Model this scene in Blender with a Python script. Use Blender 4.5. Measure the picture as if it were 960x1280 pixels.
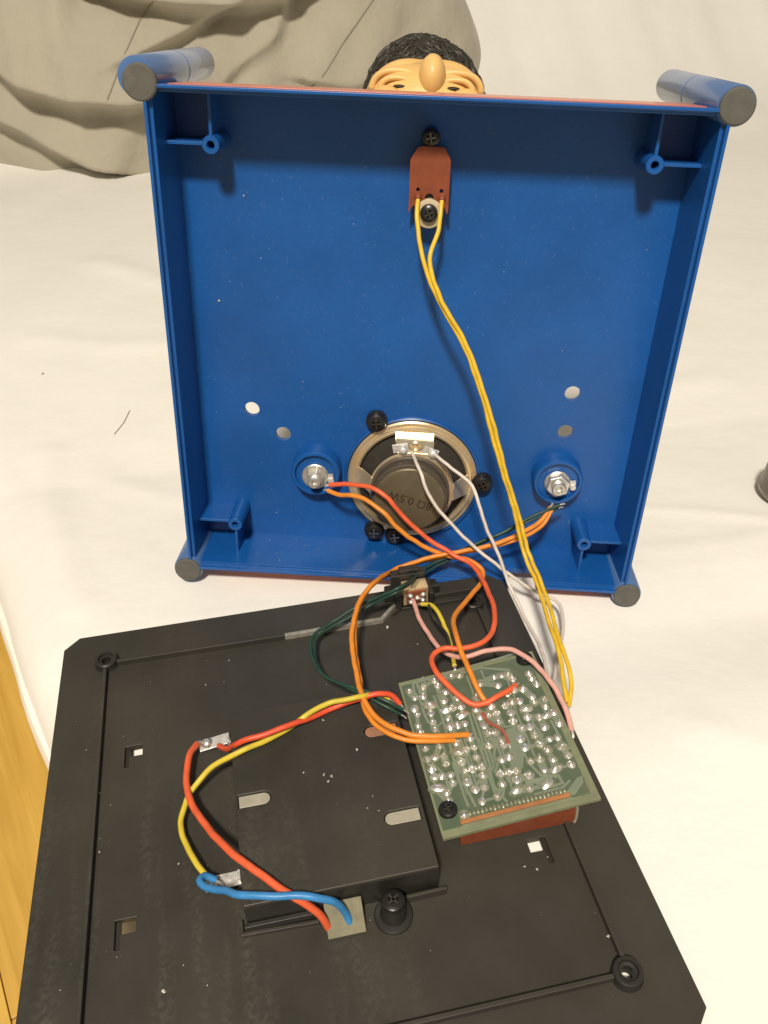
import bpy, bmesh, math, random
import numpy as np
from mathutils import Matrix, Vector, noise

# ------------------------------------------------------------------ scene, camera, light
scn = bpy.context.scene
for o in list(bpy.data.objects):
    bpy.data.objects.remove(o)
MM = 0.001                      # every length below is written in millimetres
R2 = math.radians

cam = bpy.data.cameras.new('camera')
cam.sensor_fit = 'VERTICAL'
cam.sensor_height = 36.0
cam.lens = 36.0 * 1051.8 / 1280.0
cam.clip_start = 0.01
cam.clip_end = 30.0
cam_o = bpy.data.objects.new('camera', cam)
scn.collection.objects.link(cam_o)
# rows: camera right, camera up, camera back
CR = ((0.9791, -0.2022, -0.0194), (0.1380, 0.5935, 0.7929), (-0.1488, -0.7790, 0.6090))
cm = Matrix.Identity(4)
for j in range(3):
    for i in range(3):
        cm[i][j] = CR[j][i]
cm.translation = Vector((-9.76, -182.48, 268.19)) * MM
cam_o.matrix_world = cm
scn.camera = cam_o

world = bpy.data.worlds.new('World')
scn.world = world
world.use_nodes = True
bg = world.node_tree.nodes['Background']
bg.inputs[0].default_value = (1.0, 0.88, 0.70, 1)
bg.inputs[1].default_value = 0.28

lamp = bpy.data.lights.new('ceiling_lamp', 'AREA')
lamp.shape = 'DISK'
lamp.size = 0.28
lamp.energy = 78.0
lamp.color = (1.0, 0.915, 0.79)
lamp_o = bpy.data.objects.new('ceiling_lamp', lamp)
scn.collection.objects.link(lamp_o)
lp = Vector((-0.440, -1.260, 2.060))
lamp_o.location = lp
lamp_o.rotation_euler = (lp - Vector((0.06, 0.12, 0.05))).to_track_quat('Z', 'Y').to_euler()
lamp_o['label'] = 'warm ceiling lamp lighting the bed from behind the viewer'
lamp_o['category'] = 'lamp'

scn.view_settings.view_transform = 'Standard'
scn.view_settings.look = 'None'
scn.view_settings.gamma = 1.0
scn.view_settings.use_curve_mapping = False
scn.view_settings.exposure = 0.0
scn.render.engine = 'CYCLES'
scn.cycles.max_bounces = 8

rng = random.Random(7)

# ------------------------------------------------------------------ materials
def mat(name, col, rough=0.5, metal=0.0, spec=0.5, var=0.0, vscale=60.0, bump=0.0, bscale=400.0,
        bdist=0.0003, coat=0.0, rvar=0.0, col2=None, sub=0.0, dust=0.0, dscale=900.0, sheen=0.0):
    m = bpy.data.materials.new(name)
    m.use_nodes = True
    nt = m.node_tree
    b = nt.nodes['Principled BSDF']
    b.inputs['Base Color'].default_value = (*col, 1)
    b.inputs['Roughness'].default_value = rough
    b.inputs['Metallic'].default_value = metal
    b.inputs['Specular IOR Level'].default_value = spec
    b.inputs['Coat Weight'].default_value = coat
    if sheen:
        b.inputs['Sheen Weight'].default_value = sheen
    tc = nt.nodes.new('ShaderNodeTexCoord')
    last = None
    if var or col2:
        n = nt.nodes.new('ShaderNodeTexNoise')
        n.inputs['Scale'].default_value = vscale
        n.inputs['Detail'].default_value = 6
        n.inputs['Roughness'].default_value = 0.62
        nt.links.new(tc.outputs['Object'], n.inputs['Vector'])
        r = nt.nodes.new('ShaderNodeValToRGB')
        c2 = col2 or tuple(min(1, c * (1 + var)) for c in col)
        c1 = col if col2 else tuple(c * (1 - var) for c in col)
        r.color_ramp.elements[0].position = 0.3
        r.color_ramp.elements[1].position = 0.7
        r.color_ramp.elements[0].color = (*c1, 1)
        r.color_ramp.elements[1].color = (*c2, 1)
        nt.links.new(n.outputs['Fac'], r.inputs['Fac'])
        last = r.outputs['Color']
        if rvar:
            mr = nt.nodes.new('ShaderNodeMapRange')
            mr.inputs['To Min'].default_value = max(0.03, rough - rvar)
            mr.inputs['To Max'].default_value = min(1, rough + rvar)
            nt.links.new(n.outputs['Fac'], mr.inputs['Value'])
            nt.links.new(mr.outputs['Result'], b.inputs['Roughness'])
    if dust:
        n3 = nt.nodes.new('ShaderNodeTexNoise')
        n3.inputs['Scale'].default_value = dscale
        n3.inputs['Detail'].default_value = 3
        nt.links.new(tc.outputs['Object'], n3.inputs['Vector'])
        mr3 = nt.nodes.new('ShaderNodeMapRange')
        mr3.inputs['From Min'].default_value = 0.63
        mr3.inputs['From Max'].default_value = 0.80
        mr3.inputs['To Max'].default_value = dust
        nt.links.new(n3.outputs['Fac'], mr3.inputs['Value'])
        mx = nt.nodes.new('ShaderNodeMix')
        mx.data_type = 'RGBA'
        nt.links.new(mr3.outputs['Result'], mx.inputs['Factor'])
        if last:
            nt.links.new(last, mx.inputs[6])
        else:
            mx.inputs[6].default_value = (*col, 1)
        mx.inputs[7].default_value = (0.55, 0.52, 0.46, 1)
        last = mx.outputs[2]
    if last:
        nt.links.new(last, b.inputs['Base Color'])
    if bump:
        n2 = nt.nodes.new('ShaderNodeTexNoise')
        n2.inputs['Scale'].default_value = bscale
        n2.inputs['Detail'].default_value = 5
        nt.links.new(tc.outputs['Object'], n2.inputs['Vector'])
        bp = nt.nodes.new('ShaderNodeBump')
        bp.inputs['Strength'].default_value = bump
        bp.inputs['Distance'].default_value = bdist
        nt.links.new(n2.outputs['Fac'], bp.inputs['Height'])
        nt.links.new(bp.outputs['Normal'], b.inputs['Normal'])
    return m

def plate_material():
    """black moulded plastic with dusty scuff streaks running front to back"""
    m = mat('black_plastic_scuffed', (0.05, 0.043, 0.032), 0.50, spec=0.5, bump=0.25, bscale=1500, bdist=0.0001)
    nt = m.node_tree
    b = nt.nodes['Principled BSDF']
    tc = nt.nodes.new('ShaderNodeTexCoord')
    def noise_node(scale, vec, detail=4):
        n = nt.nodes.new('ShaderNodeTexNoise')
        n.inputs['Scale'].default_value = scale
        n.inputs['Detail'].default_value = detail
        n.inputs['Roughness'].default_value = 0.6
        nt.links.new(vec, n.inputs['Vector'])
        return n
    def ramp(src, a, c, lo=0.0, hi=1.0):
        r = nt.nodes.new('ShaderNodeMapRange')
        r.inputs['From Min'].default_value = a
        r.inputs['From Max'].default_value = c
        r.inputs['To Min'].default_value = lo
        r.inputs['To Max'].default_value = hi
        nt.links.new(src, r.inputs['Value'])
        return r.outputs['Result']
    def mul(a, c):
        n = nt.nodes.new('ShaderNodeMath')
        n.operation = 'MULTIPLY'
        nt.links.new(a, n.inputs[0])
        if isinstance(c, float):
            n.inputs[1].default_value = c
        else:
            nt.links.new(c, n.inputs[1])
        return n.outputs[0]
    mp = nt.nodes.new('ShaderNodeMapping')
    mp.inputs['Scale'].default_value = (1.0, 0.12, 1.0)
    nt.links.new(tc.outputs['Object'], mp.inputs['Vector'])
    streak = noise_node(75, mp.outputs['Vector'], 2)
    fine = noise_node(520, tc.outputs['Object'], 6)
    big = noise_node(14, tc.outputs['Object'], 2)
    med = noise_node(60, tc.outputs['Object'], 5)
    sep = nt.nodes.new('ShaderNodeSeparateXYZ')
    nt.links.new(tc.outputs['Object'], sep.inputs[0])
    leftward = ramp(sep.outputs['X'], 0.035, -0.06)
    nearward = ramp(sep.outputs['Y'], 0.03, -0.07, 0.12, 1.0)
    f = mul(ramp(streak.outputs['Fac'], 0.48, 0.66), ramp(fine.outputs['Fac'], 0.42, 0.70))
    f = mul(mul(f, leftward), nearward)
    f = mul(f, 0.42)
    spk = ramp(noise_node(1300, tc.outputs['Object'], 2).outputs['Fac'], 0.71, 0.77, 0.0, 0.7)
    spk = mul(spk, ramp(med.outputs['Fac'], 0.45, 0.62))
    add = nt.nodes.new('ShaderNodeMath')
    add.operation = 'ADD'
    add.use_clamp = True
    nt.links.new(f, add.inputs[0])
    nt.links.new(spk, add.inputs[1])
    base = nt.nodes.new('ShaderNodeMix')
    base.data_type = 'RGBA'
    nt.links.new(ramp(big.outputs['Fac'], 0.35, 0.65), base.inputs['Factor'])
    base.inputs[6].default_value = (0.027, 0.0245, 0.019, 1)
    base.inputs[7].default_value = (0.041, 0.036, 0.027, 1)
    mx = nt.nodes.new('ShaderNodeMix')
    mx.data_type = 'RGBA'
    nt.links.new(add.outputs[0], mx.inputs['Factor'])
    nt.links.new(base.outputs[2], mx.inputs[6])
    mx.inputs[7].default_value = (0.21, 0.195, 0.16, 1)
    nt.links.new(mx.outputs[2], b.inputs['Base Color'])
    nt.links.new(ramp(med.outputs['Fac'], 0.3, 0.7, 0.42, 0.60), b.inputs['Roughness'])
    return m

def cloth_material(name, col, col2, weave=900.0, strength=0.3, wrinkle=0.35, wdist=0.004):
    m = mat(name, col, 0.9, spec=0.15, col2=col2, vscale=9, sheen=0.15)
    nt = m.node_tree
    b = nt.nodes['Principled BSDF']
    tc = nt.nodes.new('ShaderNodeTexCoord')
    a = nt.nodes.new('ShaderNodeTexNoise')
    a.inputs['Scale'].default_value = weave
    a.inputs['Detail'].default_value = 3
    nt.links.new(tc.outputs['Object'], a.inputs['Vector'])
    n = nt.nodes.new('ShaderNodeTexNoise')
    n.inputs['Scale'].default_value = 28
    n.inputs['Detail'].default_value = 4
    nt.links.new(tc.outputs['Object'], n.inputs['Vector'])
    b1 = nt.nodes.new('ShaderNodeBump')
    b1.inputs['Strength'].default_value = strength
    b1.inputs['Distance'].default_value = 0.0002
    nt.links.new(a.outputs[0], b1.inputs['Height'])
    b2 = nt.nodes.new('ShaderNodeBump')
    b2.inputs['Strength'].default_value = wrinkle
    b2.inputs['Distance'].default_value = wdist
    nt.links.new(n.outputs['Fac'], b2.inputs['Height'])
    nt.links.new(b1.outputs['Normal'], b2.inputs['Normal'])
    rd = nt.nodes.new('ShaderNodeTexNoise')
    rd.noise_type = 'RIDGED_MULTIFRACTAL'
    rd.inputs['Scale'].default_value = 5.5
    rd.inputs['Detail'].default_value = 3
    rd.inputs['Distortion'].default_value = 0.6
    nt.links.new(tc.outputs['Object'], rd.inputs['Vector'])
    b3 = nt.nodes.new('ShaderNodeBump')
    b3.inputs['Strength'].default_value = 0.16
    b3.inputs['Distance'].default_value = 0.004
    nt.links.new(rd.outputs['Fac'], b3.inputs['Height'])
    nt.links.new(b2.outputs['Normal'], b3.inputs['Normal'])
    nt.links.new(b3.outputs['Normal'], b.inputs['Normal'])
    return m

def wood_material():
    m = mat('yellow_oak', (0.6, 0.3, 0.05), 0.35, coat=0.2)
    nt = m.node_tree
    b = nt.nodes['Principled BSDF']
    tc = nt.nodes.new('ShaderNodeTexCoord')
    oi = nt.nodes.new('ShaderNodeObjectInfo')
    mp = nt.nodes.new('ShaderNodeMapping')
    mp.inputs['Scale'].default_value = (1.0, 0.06, 1.0)
    ad = nt.nodes.new('ShaderNodeVectorMath')
    nt.links.new(tc.outputs['Object'], ad.inputs[0])
    nt.links.new(oi.outputs['Random'], ad.inputs[1])
    nt.links.new(ad.outputs[0], mp.inputs['Vector'])
    n = nt.nodes.new('ShaderNodeTexNoise')
    n.inputs['Scale'].default_value = 60
    n.inputs['Detail'].default_value = 7
    n.inputs['Distortion'].default_value = 1.2
    nt.links.new(mp.outputs['Vector'], n.inputs['Vector'])
    r = nt.nodes.new('ShaderNodeValToRGB')
    r.color_ramp.elements[0].position = 0.3
    r.color_ramp.elements[1].position = 0.72
    r.color_ramp.elements[0].color = (0.56, 0.33, 0.06, 1)
    r.color_ramp.elements[1].color = (0.76, 0.49, 0.11, 1)
    nt.links.new(n.outputs['Fac'], r.inputs['Fac'])
    nt.links.new(r.outputs['Color'], b.inputs['Base Color'])
    return m

M_BLUE = mat('blue_plastic', (0.006, 0.083, 0.31), 0.34, spec=0.55, var=0.12, vscale=22, bump=0.3, bscale=60,
             bdist=0.0008, rvar=0.12, dust=0.10, dscale=700)
M_POST = mat('blue_post_plastic', (0.07, 0.155, 0.36), 0.24, spec=0.8, coat=0.3, var=0.1, vscale=60, rvar=0.06)
M_CAP = mat('grey_rubber', (0.095, 0.094, 0.082), 0.75, var=0.15, vscale=200, bump=0.3, bscale=900)
M_RED = mat('red_side_panel', (0.55, 0.14, 0.08), 0.25, var=0.12, vscale=80)
M_BLACK = plate_material()
M_BLACK2 = mat('black_plastic', (0.022, 0.020, 0.017), 0.42, spec=0.5, var=0.25, vscale=150, bump=0.2, bscale=900)
M_SCREW = mat('black_oxide', (0.018, 0.017, 0.016), 0.30, metal=0.3, spec=0.6)
M_SLOT = mat('glint_steel', (0.20, 0.19, 0.18), 0.28, metal=1.0, var=0.3, vscale=900)  # pale metal puts a glint into the screw crosses
M_STEEL = mat('nickel_plated_steel', (0.72, 0.69, 0.64), 0.36, metal=0.8, var=0.2, vscale=500, bump=0.25, bscale=900, rvar=0.1)
M_TIN = mat('tinned_contact', (0.76, 0.74, 0.70), 0.36, metal=0.55, var=0.25, vscale=600, bump=0.7, bscale=700, bdist=0.0005)
M_GOLD = mat('yellow_chromate_steel', (0.78, 0.58, 0.28), 0.28, metal=0.68, col2=(0.74, 0.62, 0.46), vscale=90, bump=0.1, bscale=600, rvar=0.1)
M_MAG = mat('magnet_back_plate', (0.175, 0.145, 0.092), 0.38, metal=0.5, var=0.15, vscale=120, bump=0.2, bscale=900)
M_FERR = mat('dark_ferrite', (0.075, 0.058, 0.04), 0.55, var=0.2, vscale=200)
M_CONE = mat('speaker_cone_paper', (0.022, 0.018, 0.013), 0.8, var=0.3, vscale=300, bump=0.4, bscale=900)
M_LUG = mat('cream_terminal_board', (0.29, 0.255, 0.185), 0.5, var=0.2, vscale=300)
M_INK = mat('dark_ink', (0.02, 0.016, 0.01), 0.6)
M_BROWN = mat('red_brown_phenolic', (0.215, 0.050, 0.018), 0.5, var=0.18, vscale=140, bump=0.15, bscale=900)
M_FIBRE = mat('beige_fibre_washer', (0.50, 0.42, 0.28), 0.7, var=0.1, vscale=300)
M_PCB = mat('green_solder_mask', (0.062, 0.104, 0.062), 0.28, spec=0.5, col2=(0.13, 0.145, 0.092), vscale=85, coat=0.25)
M_PCBEDGE = mat('pale_green_laminate', (0.19, 0.205, 0.12), 0.5, var=0.15, vscale=200)
M_TRACE = mat('masked_copper_trace', (0.165, 0.205, 0.135), 0.26, spec=0.6, col2=(0.22, 0.24, 0.175), vscale=120, coat=0.3)
M_SOLDER = mat('solder', (0.86, 0.83, 0.76), 0.30, metal=0.85, var=0.12, vscale=900)
M_FLUX = mat('dull_flux_pad', (0.27, 0.28, 0.19), 0.3, metal=0.35, var=0.3, vscale=500)
M_HOLESHADE = mat('olive_shaded_sheet', (0.20, 0.185, 0.12), 0.85, var=0.15, vscale=300, bump=0.5, bscale=1200)
M_TAB = mat('dull_beige_tab', (0.40, 0.37, 0.29), 0.5, metal=0.2, var=0.12, vscale=200)
M_SHEET = cloth_material('cream_bed_sheet', (0.80, 0.775, 0.72), (0.84, 0.815, 0.76), 420, 0.35)
M_HEM = cloth_material('cream_hem', (0.82, 0.79, 0.71), (0.85, 0.82, 0.74))
M_KHAKI = cloth_material('khaki_twill', (0.395, 0.36, 0.285), (0.44, 0.405, 0.32), 500, 0.5, 0.8, 0.007)
M_SEAM = mat('khaki_seam', (0.25, 0.22, 0.16), 0.9)
M_WOOD = wood_material()
M_SKIN = mat('tan_vinyl', (0.74, 0.46, 0.165), 0.42, spec=0.4, var=0.08, vscale=60)
M_HAIR = mat('painted_black_hair', (0.026, 0.023, 0.016), 0.45, spec=0.5, bump=0.3, bscale=400)
M_EYE = mat('eye_white', (0.75, 0.70, 0.58), 0.35)
M_LINT = mat('white_lint', (0.50, 0.48, 0.42), 0.9)
M_THREAD = mat('grey_thread', (0.26, 0.23, 0.18), 0.9)
M_DGREY = mat('dark_grey_metal', (0.22, 0.20, 0.165), 0.30, metal=0.5, var=0.2, vscale=60)
M_MATT = mat('mattress_ticking', (0.6, 0.55, 0.45), 0.9)

def wire_mat(name, col):
    g = sum(col) / 3
    c = tuple(0.86 * (x * 0.95 + g * 0.05) for x in col)
    return mat(name, c, 0.42, spec=0.45, var=0.14, vscale=180, bump=0.25, bscale=500, rvar=0.1)
WIRE_MAT = {
    'yellow': wire_mat('yellow_insulation', (0.83, 0.53, 0.012)),
    'lemon': wire_mat('lemon_insulation', (0.72, 0.55, 0.03)),
    'white': wire_mat('white_insulation', (0.78, 0.69, 0.60)),
    'red': wire_mat('red_insulation', (0.80, 0.085, 0.022)),
    'vermilion': wire_mat('vermilion_insulation', (0.86, 0.125, 0.030)),
    'orange': wire_mat('orange_insulation', (0.84, 0.27, 0.012)),
    'green': wire_mat('dark_green_insulation', (0.020, 0.065, 0.042)),
    'blue': wire_mat('blue_insulation', (0.035, 0.25, 0.58)),
    'pink': wire_mat('pink_insulation', (0.78, 0.40, 0.33)),
    'black': wire_mat('black_insulation', (0.02, 0.018, 0.015)),
    'brown': wire_mat('brown_red_insulation', (0.42, 0.10, 0.06)),
}

# ------------------------------------------------------------------ mesh helpers
class MB:
    def __init__(self):
        self.v, self.f = [], []

    def add(self, vs, fs):
        n = len(self.v)
        self.v += [tuple(p) for p in vs]
        self.f += [tuple(i + n for i in q) for q in fs]
        return self

    def box(self, c, s, rot=None):
        hx, hy, hz = (a / 2 for a in s)
        vs = [Vector((x, y, z)) for x in (-hx, hx) for y in (-hy, hy) for z in (-hz, hz)]
        if rot is not None:
            vs = [rot @ p for p in vs]
        vs = [p + Vector(c) for p in vs]
        return self.add(vs, [(0, 1, 3, 2), (4, 6, 7, 5), (0, 4, 5, 1), (2, 3, 7, 6), (0, 2, 6, 4), (1, 5, 7, 3)])

    def prism(self, poly, z0, z1):
        n = len(poly)
        vs = [(x, y, z0) for x, y in poly] + [(x, y, z1) for x, y in poly]
        fs = [tuple(range(n - 1, -1, -1)), tuple(range(n, 2 * n))]
        fs += [(i, (i + 1) % n, n + (i + 1) % n, n + i) for i in range(n)]
        return self.add(vs, fs)

    def lathe(self, prof, c=(0, 0, 0), seg=24, rot=None, close=False):
        """profile [(radius, height)] turned round local z"""
        vs, fs = [], []
        n = len(prof)
        for k in range(seg):
            a = 2 * math.pi * k / seg
            for r, z in prof:
                p = Vector((r * math.cos(a), r * math.sin(a), z))
                if rot is not None:
                    p = rot @ p
                vs.append(p + Vector(c))
        for k in range(seg):
            k2 = (k + 1) % seg
            for i in range(n if close else n - 1):
                i2 = (i + 1) % n
                fs.append((k * n + i, k2 * n + i, k2 * n + i2, k * n + i2))
        if not close:
            if prof[0][0] > 1e-6:
                fs.append(tuple(k * n for k in range(seg - 1, -1, -1)))
            if prof[-1][0] > 1e-6:
                fs.append(tuple(k * n + n - 1 for k in range(seg)))
        return self.add(vs, fs)

    def tube(self, pts, r, seg=10, flat=1.0):
        pts = [Vector(p) for p in pts]
        t = (pts[1] - pts[0]).normalized()
        up = Vector((0, 0, 1)) if abs(t.z) < 0.9 else Vector((1, 0, 0))
        nrm = t.cross(up).normalized()
        vs, fs = [], []
        m = len(pts)
        rr = r if callable(r) else (lambda i: r)
        for i, p in enumerate(pts):
            t = (pts[min(i + 1, m - 1)] - pts[max(i - 1, 0)]).normalized()
            nrm = (nrm - t * nrm.dot(t)).normalized()
            bn = t.cross(nrm)
            for k in range(seg):
                a = 2 * math.pi * k / seg
                vs.append(p + nrm * (rr(i) * math.cos(a)) + bn * (rr(i) * flat * math.sin(a)))
        for i in range(m - 1):
            for k in range(seg):
                k2 = (k + 1) % seg
                fs.append((i * seg + k, i * seg + k2, (i + 1) * seg + k2, (i + 1) * seg + k))
        fs.append(tuple(range(seg - 1, -1, -1)))
        fs.append(tuple((m - 1) * seg + k for k in range(seg)))
        return self.add(vs, fs)

    def mesh(self, name, smooth=35):
        me = bpy.data.meshes.new(name)
        me.from_pydata([(x * MM, y * MM, z * MM) for x, y, z in self.v], [], self.f)
        bm = bmesh.new()
        bm.from_mesh(me)
        bmesh.ops.remove_doubles(bm, verts=bm.verts, dist=1e-7)
        bmesh.ops.recalc_face_normals(bm, faces=bm.faces)
        bm.to_mesh(me)
        bm.free()
        if smooth:
            me.shade_smooth()
            me.set_sharp_from_angle(angle=R2(smooth))
        return me

    def build(self, name, material, parent=None, smooth=35, bevel=0.0, bseg=2):
        return link(name, self.mesh(name, smooth), material, parent, bevel, bseg)

def link(name, me, material, parent=None, bevel=0.0, bseg=2):
    if not me.materials:
        me.materials.append(material)
    o = bpy.data.objects.new(name, me)
    scn.collection.objects.link(o)
    o.parent = parent
    if bevel:
        b = o.modifiers.new('bevel', 'BEVEL')
        b.width = bevel * MM
        b.segments = bseg
        b.limit_method = 'ANGLE'
        b.angle_limit = R2(40)
        b.harden_normals = True
    return o

def tag(o, label=None, cat=None, group=None, kind=None):
    if label: o['label'] = label
    if cat: o['category'] = cat
    if group: o['group'] = group
    if kind: o['kind'] = kind
    return o

def empty(name, loc=(0, 0, 0), axes=None):
    o = bpy.data.objects.new(name, None)
    o.empty_display_size = 0.01
    scn.collection.objects.link(o)
    m = Matrix.Identity(4)
    if axes:
        for j in range(3):
            for i in range(3):
                m[i][j] = axes[j][i]
    m.translation = Vector(loc) * MM
    o.matrix_world = m
    return o

def spline(pts, step=1.2):
    """centripetal-ish Catmull-Rom through the points, evenly resampled"""
    P = [Vector(p) for p in pts]
    P = [P[0] * 2 - P[1]] + P + [P[-1] * 2 - P[-2]]
    out = []
    for i in range(1, len(P) - 2):
        a, b, c, d = P[i - 1], P[i], P[i + 1], P[i + 2]
        l = (c - b).length
        n = max(2, int(l / step))
        t1 = (c - a) * (l / max(1e-6, (b - a).length + l))
        t2 = (d - b) * (l / max(1e-6, (d - c).length + l))
        for k in range(n):
            s = k / n
            h1, h2 = 2 * s**3 - 3 * s**2 + 1, s**3 - 2 * s**2 + s
            h3, h4 = -2 * s**3 + 3 * s**2, s**3 - s**2
            out.append(b * h1 + t1 * h2 + c * h3 + t2 * h4)
    out.append(P[-2])
    return out

def circle(cx, cy, r, n=24):
    return [(cx + r * math.cos(2 * math.pi * k / n), cy + r * math.sin(2 * math.pi * k / n)) for k in range(n)]

def holed_plate(name, outer, holes, z0, z1, material, parent, bevel=0.0):
    bm = bmesh.new()
    edges = []
    for loop in [outer] + holes:
        vs = [bm.verts.new((x * MM, y * MM, z1 * MM)) for x, y in loop]
        edges += [bm.edges.new((vs[i], vs[(i + 1) % len(vs)])) for i in range(len(vs))]
    bmesh.ops.triangle_fill(bm, use_beauty=True, use_dissolve=False, edges=edges)
    fs = list(bm.faces)
    bmesh.ops.recalc_face_normals(bm, faces=fs)
    if fs and fs[0].normal.z < 0:
        bmesh.ops.reverse_faces(bm, faces=fs)
    ext = bmesh.ops.extrude_face_region(bm, geom=list(bm.faces), use_keep_orig=True)
    for g in ext['geom']:
        if isinstance(g, bmesh.types.BMVert):
            g.co.z = z0 * MM
    bmesh.ops.recalc_face_normals(bm, faces=bm.faces)
    me = bpy.data.meshes.new(name)
    bm.to_mesh(me)
    bm.free()
    return link(name, me, material, parent, bevel)

def frame_rot(axis):
    return Vector((0, 0, 1)).rotation_difference(Vector(axis)).to_matrix()

_screw_cache = {}
def screw(parent, c, r=4.4, h=2.6, rot=None, spin=0.3, body=M_SCREW, name='screw'):
    """pan head screw standing on c, axis local z; its cross recess is a sub-part"""
    key = (round(r, 2), round(h, 2), body.name)
    if key not in _screw_cache:
        me = MB().lathe([(r, 0), (r, h * 0.45), (r * 0.92, h * 0.75), (r * 0.7, h * 0.95), (r * 0.42, h), (r * 0.34, h * 0.55), (0, h * 0.5)], seg=28).mesh('screw_head')
        cr = MB()
        for a in (0, math.pi / 2):
            cr.box((0, 0, h * 0.80), (r * 1.05, r * 0.20, h * 0.44), Matrix.Rotation(a, 3, 'Z'))
        _screw_cache[key] = (me, cr.mesh('cross_recess', 0))
    me, cm_ = _screw_cache[key]
    o = link(name, me, body, parent)
    o.location = Vector(c) * MM
    m = Matrix.Rotation(spin, 3, 'Z')
    o.rotation_euler = ((rot @ m) if rot is not None else m).to_euler()
    link('cross_recess', cm_, M_SLOT, o)
    return o

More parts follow.
